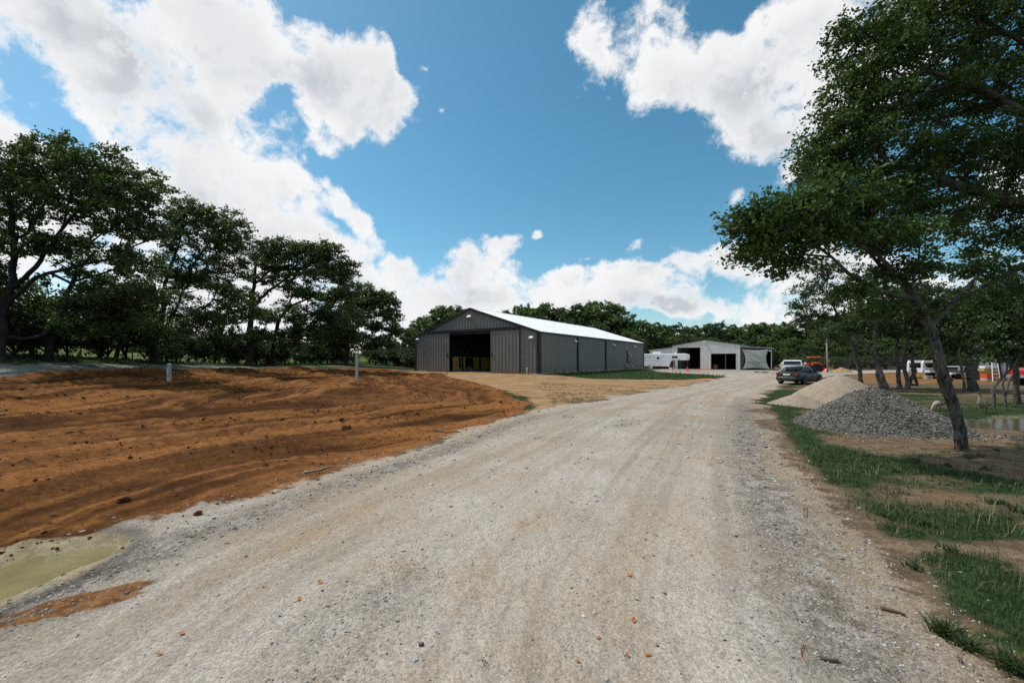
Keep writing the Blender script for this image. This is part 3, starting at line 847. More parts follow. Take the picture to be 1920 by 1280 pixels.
def turf_r(x, y): return turf(x, y) & (x > 0)
def scat_r(n, rmin, rmax, keep, power):
    return None
blades('grass', 46000, 2.0, 9, lambda x, y: turf_r(x, y), .052, .0050, M['blade'], R(62), 8, .9, 6)
blades('grass', 30000, 8, 30, lambda x, y: turf_r(x, y), .05, .0055, M['blade'], R(54), 9, .9, 4)
def bank(x, y):
    m = ground_masks(x, y)
    return (rng.random(len(x)) < m['green']) & (((x < -26.5) & (x > -36)) | ((m['tongue'] > .4) & (x > 0)))
blades('grass', 14000, 18, 70, bank, .22, .02, M['blade'], R(54), 10, 1.0, 4)

M['dry_blade'] = leaf_mat('dry_blade', (.14, .11, .06), (.34, .28, .16), .2, .7)
blades('grass', 4200, 2.0, 16, lambda x, y: turf_r(x, y), .075, .0042, M['dry_blade'], R(54), 14, .9, 3)
# ------------------------------------------------------------------ trees
def resample(pl, step):
    out = []
    for (a, b) in zip(pl[:-1], pl[1:]):
        a = np.array(a, float); b = np.array(b, float)
        k = max(1, int(np.linalg.norm(b[:3] - a[:3]) / step))
        for i in range(k): out.append(a + (b - a) * i / k)
    out.append(np.array(pl[-1], float))
    return out

def grow(name, limbs, blobs, leaf, per, seed, bark, leaves, wobble=1.0, cl=.55, flat=.55, wind=(0, 0, 0), alpha=.3, rtip=.010, parent_loc=(0, 0, 0), step=.6, spread=1.0):
    """limbs: polylines of (x,y,z,r), the first is the trunk and each later one starts on an earlier one.
    blobs: (x,y,z,rx,ry,rz,n) sprays of foliage. Everything local to the foot of the trunk. Returns (trunk mesh, crown mesh)."""
    g = np.random.default_rng(seed)
    P, par, L, rad = [], [], [], []
    mb = MB()
    for li, pl in enumerate(limbs):
        pts = resample(pl, step * .7)
        if li == 0: prev = -1
        else:
            Q = np.array(P); prev = int(np.argmin(((Q - pts[0][:3]) ** 2).sum(1)))
        wob = np.zeros(3); chain = []
        for i, p in enumerate(pts):
            q = p[:3].copy()
            if i > 0: wob = wob * .75 + g.normal(0, .05, 3) * min(1.0, 6 * p[3]) * wobble ; q = q + wob * np.array([1, 1, .4])
            P.append(q); par.append(prev); rad.append(p[3])
            L.append(0 if prev < 0 else L[prev] + float(np.linalg.norm(q - P[prev])))
            prev = len(P) - 1; chain.append(prev)
        rr = [rad[i] for i in chain]
        if li == 0:
            rr[0] *= 1.45
            if len(rr) > 1: rr[1] *= 1.12
        mb.tube([P[i] for i in chain], rr, 9 if rr[0] > .12 else 6)
    nfix = len(P)
    C = []
    for (bx, by, bz, rx, ry, rz, n) in blobs:
        d = g.normal(0, 1, (n, 3)); d /= np.linalg.norm(d, axis=1)[:, None]
        d *= (g.random(n) ** .45)[:, None]
        C.append(d * np.array([rx, ry, rz]) + np.array([bx, by, bz]))
    C = np.vstack(C)
    Q = np.array(P)
    d0 = np.sqrt(((C[:, None, :] - Q[None]) ** 2).sum(2)).min(1)
    C = C[np.argsort(d0)]
    cap = nfix + 30 * len(C)
    PA = np.zeros((cap, 3)); LA = np.zeros(cap); PA[:nfix] = Q; LA[:nfix] = L
    n = nfix; ends = []
    low = min(p[2] for p in P[:max(2, nfix // 3)])
    for c in C:
        dv = PA[:n] - c
        dist = np.sqrt((dv ** 2).sum(1))
        cost = dist + alpha * LA[:n] + np.where(dv[:, 2] > dist * .55, dist * .6, 0)
        k = int(np.argmin(cost)); dd = dist[k]
        m = max(1, int(dd / step)); a = PA[k].copy(); prev = k
        off = g.normal(0, .09 * dd, 3)
        for i in range(1, m + 1):
            t = i / m
            q = a + (c - a) * t + off * math.sin(math.pi * t)
            PA[n] = q; par.append(prev); rad.append(0)
            LA[n] = LA[prev] + np.linalg.norm(q - PA[prev]); prev = n; n += 1
        ends.append(prev)
    cnt = np.zeros(n)
    for e in ends: cnt[e] += 1
    for i in range(n - 1, nfix - 1, -1): cnt[par[i]] += cnt[i]
    rA = np.array(rad[:n], float)
    rA[nfix:] = rtip * np.maximum(cnt[nfix:], 1) ** .5
    pr = np.array(par[:n])
    for i in range(nfix, n): rA[i] = min(rA[i], .8 * rA[pr[i]] if pr[i] < nfix else rA[pr[i]])
    idx = np.arange(nfix, n)
    A0, B0, ra, rb_ = PA[pr[idx]], PA[idx], np.minimum(rA[pr[idx]], rA[idx] * 1.25), rA[idx]
    # twigs inside every spray
    ends = np.array(ends); K = 4
    tw0 = np.repeat(PA[ends], K, 0)
    tv = g.normal(0, 1, (len(tw0), 3)); tv /= np.linalg.norm(tv, axis=1)[:, None]
    tv = tv * np.array([1, 1, flat]) * (cl * g.uniform(.5, 1.25, len(tw0)))[:, None] + np.array(wind) * cl
    tw1 = tw0 + tv
    A0 = np.vstack([A0, tw0]); B0 = np.vstack([B0, tw1])
    ra = np.concatenate([ra, np.full(len(tw0), rtip * .8)]); rb_ = np.concatenate([rb_, np.full(len(tw0), rtip * .35)])
    ax = B0 - A0; ln = np.linalg.norm(ax, axis=1); ok = ln > 1e-4
    A0, B0, ra, rb_, ax, ln = A0[ok], B0[ok], ra[ok], rb_[ok], ax[ok], ln[ok]
    ax /= ln[:, None]
    ref = np.where(np.abs(ax[:, 2:3]) > .9, np.array([[1., 0, 0]]), np.array([[0., 0, 1]]))
    u = np.cross(ax, ref); u /= np.linalg.norm(u, axis=1)[:, None]; w = np.cross(ax, u)
    sides = 4
    an = np.arange(sides) * 2 * math.pi / sides
    dirs = u[:, None, :] * np.cos(an)[None, :, None] + w[:, None, :] * np.sin(an)[None, :, None]
    Vt = np.concatenate([A0[:, None] + dirs * ra[:, None, None], B0[:, None] + dirs * rb_[:, None, None]], 1).reshape(-1, 3)
    b = np.arange(len(A0))[:, None] * 2 * sides
    Ft = np.concatenate([np.hstack([b + i, b + (i + 1) % sides, b + sides + (i + 1) % sides, b + sides + i]) for i in range(sides)])
    # join trunk (from MB, quads only apart from caps) and branches
    tv_ = np.array(mb.v); tf = np.array([f for f in mb.f if len(f) == 4])
    trunk = fast_mesh(name + '_trunk', np.vstack([tv_, Vt]), np.vstack([tf, Ft + len(tv_)]), bark, True)
    # leaves along the twigs
    nt = len(tw0)
    per_t = max(1, int(per / K))
    i = np.repeat(np.arange(nt), per_t)
    t = g.uniform(.15, 1.1, len(i))
    c = tw0[i] + tv[i] * t[:, None] + g.normal(0, cl * .16 * spread, (len(i), 3)) * np.array([1, 1, .8])
    a = tv[i] / (np.linalg.norm(tv[i], axis=1)[:, None] + 1e-6) + g.normal(0, .7, (len(i), 3)) + np.array([0, 0, -.12])
    a /= np.linalg.norm(a, axis=1)[:, None]
    nn = g.normal(0, .6, (len(i), 3)) + np.array([0, 0, .75])
    bb = np.cross(nn, a); bb /= np.linalg.norm(bb, axis=1)[:, None] + 1e-6
    nn = np.cross(a, bb)
    sz = leaf * g.uniform(.6, 1.25, len(i))
    v0 = c - a * (sz * .5)[:, None]; v2 = c + a * (sz * .55)[:, None]
    v1 = c + bb * (sz * .30)[:, None] + nn * (sz * .10)[:, None]; v3 = c - bb * (sz * .30)[:, None] + nn * (sz * .10)[:, None]
    Vl = np.stack([v0, v1, v2, v3], 1).reshape(-1, 3)
    Fl = np.arange(len(i) * 4).reshape(-1, 4)
    tone = np.clip(np.repeat(g.uniform(0, .75, len(ends)), K)[i] + g.normal(.08, .17, len(i)), 0, 1)
    crown = fast_mesh(name + '_crown', Vl, Fl, leaves, False, {'tone': np.repeat(tone, 4)})
    return trunk, crown

def tree(name, label, loc, meshes, cat='tree', group=None, rz=0.0, sc=1.0):
    r = thing(name, label, cat, loc, rz, group)
    if sc != 1.0: r.scale = (sc, sc, sc) if not isinstance(sc, tuple) else sc
    obj('trunk', meshes[0], r); obj('crown', meshes[1], r)
    return r

def px_tree(d, foot, limbs, blobs, dy=None):
    """from rows and columns of the photograph at distance d to metres about the foot"""
    fx, fz = X(foot, d), None
    fz = H(fx, d)
    k = d / FOC
    def cv(px, py, y=0.0): return (X(px, d + y) - fx, Z(py, d + y) - fz)
    LL = []
    for pl in limbs:
        q = []
        for p in pl:
            yy = p[3] if len(p) > 3 else 0.0; x, z = cv(p[0], p[1], yy); q.append((x, yy, z, p[2]))
        LL.append(q)
    LL[0][0] = (LL[0][0][0], LL[0][0][1], -.15, LL[0][0][3])
    BB = []
    for b in blobs:
        y = b[5] if len(b) > 5 else 0.0; x, z = cv(b[0], b[1], y); rx, rz = b[2] * k, b[3] * k
        ry = b[6] if len(b) > 6 else max(rx, rz) * .95
        BB.append((x, y, z, rx, ry, rz, b[4]))
    return (fx, d, fz - .02), LL, BB

OAK = dict(bark=M['bark_far'], leaves=M['leaf_l'], leaf=.18, per=60, cl=.62, flat=.5, wind=(.38, 0, .24), rtip=.013, alpha=.3)
def oak(label, d, foot, limbs, blobs, seed, **kw):
    loc, LL, BB = px_tree(d, foot, limbs, blobs)
    BB = [(b[0], b[1], b[2], b[3] * 1.08, b[4] * 1.05, b[5] * 1.3, int(b[6] * 1.35)) for b in BB]
    g = random.Random(seed); x0 = min(b[0] - b[3] for b in BB) * .9; x1 = max(b[0] + b[3] for b in BB) * .9; zt = max(b[2] for b in BB); nb = sum(b[6] for b in BB)
    for i in range(14 if d > 28 else 12):      # sprays filling the crown from below
        xx = g.uniform(x0, x1); e = abs(2 * (xx - x0) / (x1 - x0) - 1)
        zz = g.uniform(.16 + .06 * e, .75 - .3 * e) * zt
        BB.append((xx, g.uniform(-1.5, 2.5), zz, zt * .13, zt * .13, zt * .055, int(nb * .035)))
    q = dict(OAK); q.update(kw)
    return tree('oak_tree', label, loc, grow('oak', LL, BB, seed=seed, **q), group='oaks along the left fence line')

oak('massive dark oak at the left edge, its crown the tallest of the fence line', 22.7, 4,
    [[(4, 668, .20), (6, 600, .19), (22, 540, .17), (30, 480, .14), (20, 400, .13), (10, 330, .06)],
     [(22, 540, .13), (70, 500, .11), (120, 430, .08), (170, 370, .06)], [(8, 580, .12), (70, 520, .09), (150, 495, .08), (230, 480, .05)],
     [(10, 520, .16), (-60, 450, .1), (-110, 380, .06)]],
    [(60, 320, 80, 45, 60), (140, 310, 75, 40, 60), (200, 335, 70, 40, 55), (255, 375, 55, 40, 42), (20, 360, 60, 40, 40), (130, 380, 90, 30, 45), (210, 415, 80, 28, 40), (-60, 370, 90, 70, 60), (-150, 430, 90, 80, 50),
     (20, 440, 50, 35, 26), (60, 470, 50, 16, 16), (270, 440, 40, 22, 14), (230, 480, 60, 16, 18), (-50, 520, 70, 50, 30)], 101)
oak('slender oak leaning right beside the massive trunk at the left edge', 24.9, 84,
    [[(84, 668, .20), (98, 620, .17), (118, 560, .14), (140, 510, .11), (180, 470, .07)], [(110, 580, .1), (170, 560, .07), (225, 545, .05)],
     [(130, 530, .08), (200, 510, .06), (260, 490, .04)]],
    [(200, 520, 70, 22, 34), (180, 570, 70, 22, 32), (240, 560, 50, 25, 24), (215, 600, 60, 18, 24), (150, 615, 50, 14, 16), (60, 600, 60, 22, 24), (30, 560, 50, 25, 18), (260, 500, 40, 20, 16), (120, 470, 60, 20, 16)], 102)
oak('upright oak with forked trunk, second tall crown from the left edge', 32.3, 290,
    [[(290, 668, .26), (297, 620, .22), (305, 580, .18), (308, 530, .13), (330, 470, .09), (345, 420, .05)],
     [(297, 625, .15), (325, 590, .11), (345, 545, .09), (385, 500, .06)], [(305, 570, .11), (345, 520, .09), (380, 470, .06), (410, 430, .04)]],
    [(345, 400, 36, 22, 38), (390, 415, 36, 20, 36), (430, 425, 34, 22, 34), (330, 440, 34, 28, 36), (400, 460, 55, 24, 48), (440, 460, 30, 30, 28), (315, 490, 28, 30, 26), (360, 520, 40, 22, 24), (420, 510, 45, 22, 28),
     (430, 555, 36, 20, 18), (330, 560, 22, 20, 10), (385, 585, 40, 16, 16), (285, 540, 20, 30, 12), (270, 590, 26, 22, 12)], 103)
oak('short crooked oak in the gap between the two tall crowns at left', 29.5, 214,
    [[(214, 668, .13), (226, 630, .11), (236, 600, .08), (262, 570, .05)], [(226, 630, .08), (200, 600, .06), (190, 580, .04)]],
    [(250, 585, 40, 22, 24), (210, 590, 40, 22, 22), (285, 610, 30, 18, 14), (175, 620, 30, 16, 12)], 104, leaf=.18)
oak('wind swept oak with straight dark trunk, third tall crown from the left edge', 43.7, 466,
    [[(466, 672, .36), (470, 620, .30), (474, 570, .24), (478, 530, .17), (482, 480, .1)], [(474, 575, .2), (500, 550, .15), (540, 520, .10), (590, 490, .06)],
     [(472, 600, .14), (445, 575, .09), (425, 555, .06)], [(478, 530, .12), (510, 505, .08), (540, 480, .05)]],
    [(495, 475, 28, 20, 30), (530, 470, 34, 18, 36), (575, 475, 36, 18, 36), (610, 480, 34, 22, 36), (500, 510, 28, 22, 28), (545, 505, 45, 20, 44), (600, 510, 40, 20, 36), (640, 510, 30, 24, 30),
     (430, 560, 28, 24, 20), (415, 600, 30, 16, 14), (480, 560, 24, 16, 10), (455, 500, 16, 30, 12), (530, 540, 34, 12, 14)], 105, leaf=.25, cl=.75)
oak('forked oak leaning right, its low limbs reaching towards the grey post', 47.5, 508,
    [[(508, 675, .27), (514, 630, .23), (526, 595, .18), (548, 572, .13), (590, 555, .09), (640, 545, .05)], [(526, 595, .13), (545, 560, .1), (570, 535, .06)], [(514, 640, .12), (560, 610, .08), (600, 600, .05)]],
    [(590, 555, 50, 14, 32), (635, 555, 36, 22, 36), (650, 535, 26, 20, 24), (560, 610, 40, 16, 24), (600, 590, 45, 16, 30), (570, 640, 40, 14, 22), (540, 575, 26, 12, 12), (610, 625, 36, 18, 20)], 106, leaf=.25, cl=.75)
oak('round crowned oak at the far right end of the fence line, near the dark barn', 66, 648,
    [[(648, 678, .34), (652, 640, .28), (664, 615, .22), (690, 590, .13), (705, 570, .07)], [(652, 640, .18), (630, 610, .12), (615, 590, .07)], [(664, 615, .12), (700, 605, .08), (725, 600, .05)]],
    [(690, 560, 26, 18, 46), (715, 570, 26, 22, 46), (730, 595, 18, 26, 34), (660, 570, 30, 18, 40), (680, 595, 36, 18, 40), (640, 600, 30, 22, 34), (615, 610, 26, 20, 26), (735, 620, 12, 12, 12), (650, 635, 34, 14, 22), (600, 640, 30, 18, 22), (700, 640, 24, 12, 14)], 107, leaf=.36, cl=1.0)

# understory: three kinds of bush, each bush a plant of its own
def bush_proto(seed, w, h, n, leaf, leaves, per=40):
    g = random.Random(seed)
    limbs = [[(0, 0, -.1, .05), (.05, 0, h * .3, .04), (.1, .05, h * .6, .02)]]
    for i in range(4):
        a = g.uniform(0, 6.28); limbs.append([(0, 0, .1, .03), (math.cos(a) * w * .3, math.sin(a) * w * .3, h * .35, .02), (math.cos(a) * w * .5, math.sin(a) * w * .5, h * .6, .012)])
    bl = [(g.uniform(-.4, .4) * w, g.uniform(-.4, .4) * w, h * g.uniform(.3, .75), w * .45, w * .45, h * .28, n // 6) for _ in range(6)]
    return grow('bush', limbs, bl, leaf, per, seed, M['bark_far'], leaves, cl=.42, flat=.8, rtip=.008, step=.4)
BUSH = [bush_proto(201, 1.8, 2.0, 60, .16, M['leaf_b']), bush_proto(202, 1.3, 2.6, 54, .16, M['leaf_b']), bush_proto(203, 2.4, 1.5, 66, .15, M['leaf_b'])]
gb = random.Random(9)
for i in range(60):
    y = 17 + i * 1.02 + gb.uniform(-.6, .6)
    x = -31.6 + gb.uniform(-1.8, 1.0)
    s = gb.uniform(.95, 1.75)
    tree('bush', 'loose leafy bush in the undergrowth below the oaks on the left', (x, y, H(x, y)), BUSH[i % 3], 'bush', 'bushes below the oaks', gb.uniform(0, 6.3), (s, s, s * 1.25))
for i in range(26):
    y = 70 + gb.uniform(0, 26); x = -29 + i * 1.0 + gb.uniform(-.6, .6) if i < 18 else gb.uniform(-26, -14)
    s = gb.uniform(1.4, 2.3)
    tree('bush', 'dense dark bush in the thicket between oaks and dark barn', (x, y, H(x, y)), BUSH[i % 3], 'bush', 'thicket left of the dark barn', gb.uniform(0, 6.3), s)

# woods behind the buildings: five grown trees, copied and turned
def wood_proto(seed, h, w, n, leaf, leaves, low=.25):
    g = random.Random(seed)
    limbs = [[(0, 0, -.2, .26), (.2, 0, h * .25, .21), (.1, .2, h * .5, .14), (.3, .1, h * .8, .05)]]
    for i in range(5):
        a = g.uniform(0, 6.28); z0 = h * g.uniform(.28, .5)
        limbs.append([(.15, .05, z0, .1), (math.cos(a) * w * .28, math.sin(a) * w * .28, z0 + h * .15, .07), (math.cos(a) * w * .42, math.sin(a) * w * .42, z0 + h * .28, .04)])
    bl = []
    for i in range(14):
        t = low + (1 - low) * (i + .5) / 14
        rad = w * .5 * math.sin(math.pi * min(1, (.22 + .72 * (t - low) / (1 - low)))) 
        a = i * 2.4 + g.uniform(-.4, .4)
        bl.append((math.cos(a) * rad * .62, math.sin(a) * rad * .62, h * t * .95, w * .2, w * .2, h * .085, n // 11))
    return grow('wood', limbs, bl, leaf * 1.1, 36, seed, M['bark_far'], leaves, cl=.85, flat=.6, rtip=.018, alpha=.25, step=1.0)
WOOD = [wood_proto(301, 12, 10, 170, .42, M['leaf_w']), wood_proto(302, 12, 8.5, 160, .40, M['leaf_w'], .15), wood_proto(303, 12, 11.5, 180, .42, M['leaf_w'], .3),
        wood_proto(304, 12, 9, 160, .40, M['leaf_m'], .15)]
WOODY = wood_proto(305, 12, 12, 170, .40, M['leaf_y'], .2)
gw = random.Random(21)
ORD = 'first second third fourth fifth sixth seventh eighth ninth tenth eleventh twelfth'.split()
def woods(lst, label, group, protos=WOOD, ranked=False):
    lst = sorted(lst)
    for i, (px, top, d) in enumerate(lst):
        x = X(px, d); g0 = H(x, d); h = Z(top, d) - g0
        s = h / 12.4
        tree('woodland_tree', label + (', ' + ORD[i] + ' from the left' if ranked else ''), (x, d, g0), protos[i % len(protos)], 'tree', group, gw.uniform(0, 6.3), (s * gw.uniform(.9, 1.15), s * gw.uniform(.9, 1.15), s))
woods([(792, 592, 88), (815, 575, 96), (838, 570, 100), (862, 572, 106), (755, 612, 84), (775, 604, 92), (725, 625, 92), (700, 632, 96), (890, 585, 110)], 'green tree behind the left side of the dark barn', 'trees behind the left of the dark barn', ranked=True)
woods([(925, 582, 112), (950, 577, 106), (985, 567, 104), (1020, 565, 110), (1050, 572, 112), (1085, 566, 104), (1110, 562, 108), (1135, 562, 100), (1160, 575, 102), (1000, 580, 122), (1070, 580, 124), (1120, 580, 120)],
      'tall tree rising over the white barn roof', 'trees over the white barn roof', ranked=True)
woods([(1180, 600, 110), (1205, 597, 112), (1228, 602, 118), (1250, 606, 116), (1270, 604, 122), (1300, 608, 124), (1328, 603, 120), (1350, 600, 116), (1372, 606, 124), (1400, 606, 120), (1425, 602, 116), (1450, 604, 118), (1190, 622, 100), (1225, 640, 112), (1262, 630, 112),
       (1340, 630, 112), (1385, 632, 108), (1415, 630, 104), (1440, 628, 100)], 'dark tree in the woods beyond the light grey garage', 'woods beyond the light grey garage')
woods([(1283, 622, 106)], 'pale yellow green tree just behind the left half of the grey garage roof', 'pale trees', [WOODY])
woods([(1183, 618, 92)], 'pale green tree beside the far end of the white barn roof', 'pale trees', [WOODY])
woods([(1475, 600, 96), (1510, 590, 92), (1545, 585, 98), (1580, 580, 90), (1620, 575, 96), (1660, 580, 90), (1700, 575, 94), (1745, 580, 88), (1790, 575, 92), (1840, 570, 86), (1890, 575, 90), (1940, 570, 84), (1990, 560, 86), (1490, 630, 86), (1530, 632, 84), (1570, 630, 82), (1610, 630, 84),
       (1650, 630, 80), (1690, 632, 82), (1730, 630, 80), (1770, 632, 78), (1810, 628, 80), (1860, 626, 76), (1910, 626, 76), (1460, 640, 92), (2050, 560, 80)],
      'dark tree in the woods behind the tractor and trailer on the right', 'woods on the right')
for i in range(34):
    d = gw.uniform(72, 84); px = 1455 + i * 15 + gw.uniform(-6, 6); x = X(px, d)
    tree('bush', 'dark bush at the foot of the woods on the right', (x, d, H(x, d)), BUSH[i % 3], 'bush', 'bushes at the foot of the woods on the right', gw.uniform(0, 6.3), gw.uniform(1.1, 1.9))
# far rim of trees beyond the pasture at left
for i in range(46):
    az = -64 + i * 1.02 + gw.uniform(-.3, .3); d = gw.uniform(170, 215)
    x = d * math.sin(R(az)); y = d * math.cos(R(az))
    tree('woodland_tree', 'distant tree on the far rim of the pasture beyond the left fence', (x, y, H(x, y)), WOOD[i % 4], 'tree', 'far trees beyond the pasture', gw.uniform(0, 6.3), gw.uniform(.34, .55))
for i in range(40):
    az = -13 + i * 1.9 + gw.uniform(-.5, .5); d = gw.uniform(150, 200)
    x = d * math.sin(R(az)); y = d * math.cos(R(az))
    tree('woodland_tree', 'distant tree deep in the woods behind the buildings', (x, y, H(x, y)), WOOD[i % 4], 'tree', 'far trees behind the buildings', gw.uniform(0, 6.3), gw.uniform(.85, 1.1))

# ---- the trees on the right
ELM = dict(bark=M['bark'], leaves=M['leaf_r'], leaf=.085, per=56, cl=.34, flat=.55, wind=(-.15, 0, -.05), rtip=.0055, alpha=.28, step=.35)
def elm(label, d, foot, limbs, blobs, seed, name='elm_tree', group=None, **kw):
    loc, LL, BB = px_tree(d, foot, limbs, blobs)
    q = dict(ELM); q.update(kw)
    return tree(name, label, loc, grow('elm', LL, BB, seed=seed, **q), group=group)

hero = elm('crooked elm leaning left over the grey stone heap, knot on its trunk', 7.0, 1806,
    [[(1806, 846, .078, 0), (1800, 800, .082, .0), (1787, 752, .084, .05), (1772, 712, .090, .1), (1762, 670, .084, .15), (1746, 615, .076, .3), (1718, 560, .075, .4), (1690, 520, .06, .5), (1650, 495, .045, .6)],
     [(1718, 560, .05, .4), (1650, 545, .04, .2), (1590, 510, .032, .1), (1560, 480, .022, .1), (1510, 475, .016, .1)], [(1745, 610, .05, .3), (1790, 560, .04, .6), (1830, 520, .03, .9), (1870, 480, .02, 1.2)],
     [(1690, 520, .04, .5), (1640, 470, .032, .2), (1560, 430, .02, -.1), (1480, 410, .012, -.3)]],
    [(1400, 410, 30, 22, 18, -.3, .5), (1435, 425, 45, 30, 32, -.3, .6), (1490, 425, 55, 34, 38, -.2, .7), (1425, 465, 30, 26, 18, -.1, .5), (1475, 490, 40, 24, 18, 0, .5), (1560, 430, 60, 34, 38, .1, .8), (1520, 385, 60, 26, 30, .1, .7), (1460, 385, 40, 20, 20, -.2, .6),
     (1630, 440, 60, 34, 34, .4, .8), (1590, 390, 70, 34, 36, .4, .8), (1710, 500, 50, 24, 26, .5, .7), (1670, 575, 60, 20, 18, .5, .6), (1740, 565, 50, 18, 14, .6, .7), (1850, 500, 50, 22, 18, 1.1, .6), (1600, 545, 40, 18, 12, .3, .4),
     (1560, 345, 50, 22, 22, .2, .7), (1690, 440, 60, 28, 28, .6, .8)], 401, wobble=.25)
b = MB(); b.lathe([(.052, 0), (.05, .02), (.035, .03), (.024, .018), (.001, .014)], 14)
o = b.build('knot', M['bark_pale'], hero, True); o.location = (X(1770, 7.0) - hero.location.x + .01, -.075, Z(712, 7.0) - hero.location.z); o.rotation_euler = (R(90), 0, 0)
# big overhanging tree rooted beyond the right edge
dB = 9.5
elm('huge dark tree rooted out of frame, its limbs filling the upper right corner', dB, 2300,
    [[(2300, 800, .34, 0), (2280, 620, .30, 0), (2240, 450, .26, -.2), (2180, 300, .2, -.5), (2080, 150, .13, -.8), (1960, 30, .08, -1.0)],
     [(2240, 450, .18, -.2), (2080, 410, .14, -.4), (1940, 380, .11, -.6), (1800, 350, .08, -.6), (1740, 320, .06, -.6), (1660, 305, .03, -.6)],
     [(2180, 300, .13, -.5), (2000, 240, .10, -.8), (1860, 180, .07, -.9), (1740, 130, .04, -1)], [(2260, 540, .12, 0), (2080, 490, .09, .3), (1920, 500, .07, .4), (1840, 540, .045, .4), (1760, 565, .02, .4)],
     [(2080, 150, .08, -.8), (1960, 90, .06, -.8), (1840, 30, .03, -.8)]],
    [(1670, 60, 70, 70, 60, -.6, 1.3), (1620, 110, 50, 44, 36, -.6, 1.1), (1600, 165, 40, 34, 26, -.7, .9), (1575, 235, 44, 34, 28, -.6, .9), (1530, 300, 44, 30, 28, -.5, .8), (1600, 60, 26, 34, 16, -.7, .8), (1770, 60, 90, 80, 70, -.4, 1.6), (1870, 60, 90, 90, 80, -.2, 1.8), (1620, 210, 50, 40, 36, -.6, 1.0), (1700, 190, 80, 60, 66, -.5, 1.4), (1800, 180, 90, 70, 76, -.3, 1.7),
     (1890, 190, 80, 80, 76, -.2, 1.8), (1600, 280, 70, 40, 48, -.6, 1.0), (1690, 300, 90, 50, 66, -.5, 1.3), (1790, 290, 90, 50, 70, -.4, 1.5), (1890, 310, 80, 60, 70, -.2, 1.6), (1560, 340, 60, 34, 36, -.5, .8), (1650, 370, 80, 36, 54, -.4, 1.1),
     (1760, 400, 90, 40, 56, -.3, 1.2), (1870, 400, 80, 46, 50, 0, 1.3), (1730, 0, 70, 60, 50, -.6, 1.4), (1820, -30, 110, 70, 60, -.4, 1.6), (1960, 80, 90, 120, 60, 0, 1.6), (1970, 300, 80, 100, 50, 0, 1.6), (1840, 455, 70, 24, 26, .2, .8), (1920, 540, 60, 20, 20, .4, .6),
     (1820, 560, 60, 16, 16, .4, .5), (2050, 200, 100, 160, 40, .3, 2)], 402, per=64)

MID = dict(bark=M['bark_pale'], leaves=M['leaf_m'], leaf=.14, per=52, cl=.5, flat=.5, wind=(-.1, 0, -.05), rtip=.008, alpha=.3, step=.5)
def mid(label, d, foot, limbs, blobs, seed, **kw):
    q = dict(MID); q.update(kw)
    return elm(label, d, foot, limbs, blobs, seed, 'young_tree', 'slim trees behind the heaps', **q)
mid('slim tree just right of the tan heap crest, bending left', 27, 1617, [[(1617, 718, .13), (1610, 690, .12), (1600, 655, .11), (1585, 620, .1), (1565, 580, .06), (1550, 540, .03)], [(1600, 655, .08), (1625, 600, .06), (1640, 550, .03)]],
    [(1545, 510, 34, 22, 34), (1530, 545, 40, 22, 34), (1570, 560, 44, 20, 34), (1600, 540, 40, 20, 32), (1520, 590, 40, 18, 26), (1560, 600, 40, 16, 24), (1625, 510, 36, 20, 24), (1500, 570, 26, 18, 16)], 411)
mid('slim tree with strongly arched trunk between the two heaps', 24, 1667, [[(1667, 726, .12), (1655, 700, .11), (1640, 665, .10), (1620, 640, .1), (1590, 620, .06)], [(1640, 665, .08), (1640, 620, .06), (1660, 570, .03)]],
    [(1590, 610, 40, 18, 26), (1560, 625, 40, 14, 20), (1640, 580, 50, 20, 34), (1660, 540, 44, 20, 30), (1620, 545, 36, 18, 22)], 412)
mid('straight slim tree directly behind the crest of the grey heap', 25, 1652, [[(1652, 722, .11), (1645, 690, .1), (1640, 650, .09), (1650, 600, .06), (1660, 560, .03)]], [(1650, 590, 40, 18, 26), (1680, 570, 40, 20, 26), (1670, 610, 40, 14, 18)], 413)
mid('thin pale tree left of the white flatbed trailer', 26, 1688, [[(1688, 722, .12), (1684, 690, .11), (1678, 655, .09), (1690, 600, .06), (1700, 550, .03)], [(1684, 690, .06), (1700, 650, .05), (1715, 610, .03)]],
    [(1700, 580, 44, 22, 34), (1720, 550, 44, 22, 34), (1690, 620, 44, 16, 24), (1735, 600, 40, 18, 24)], 414)
mid('twin stemmed tree in front of the white flatbed trailer neck', 24.5, 1718, [[(1704, 726, .12), (1700, 700, .11), (1692, 670, .09), (1705, 620, .06), (1720, 570, .03)], [(1704, 724, .10), (1716, 695, .10), (1708, 665, .08), (1740, 610, .05)], [(1708, 720, .09), (1722, 722, .09), (1712, 690, .07)]],
    [(1730, 590, 44, 20, 34), (1760, 570, 46, 20, 34), (1750, 620, 50, 14, 24), (1715, 540, 40, 20, 26)], 415)
mid('stout dark tree right of the leaning elm, trunk swelling at its foot', 23, 1826, [[(1826, 738, .22), (1820, 710, .19), (1818, 680, .18), (1830, 640, .15), (1840, 590, .12), (1850, 540, .06)], [(1818, 680, .15), (1850, 655, .11), (1880, 620, .06)], [(1830, 640, .12), (1790, 600, .08), (1770, 570, .05)]],
    [(1800, 590, 50, 24, 42), (1850, 570, 50, 24, 42), (1890, 590, 50, 24, 40), (1780, 630, 44, 18, 28), (1870, 630, 50, 18, 36), (1830, 540, 60, 24, 40), (1900, 560, 50, 30, 36), (1910, 640, 40, 16, 24), (1800, 655, 36, 10, 14)], 416, bark=M['bark'])
mid('thin sapling standing left of the stout dark tree', 22.5, 1808, [[(1808, 737, .07), (1805, 705, .06), (1798, 660, .05), (1805, 620, .03)]], [(1800, 620, 34, 18, 20), (1815, 600, 34, 16, 18)], 417)
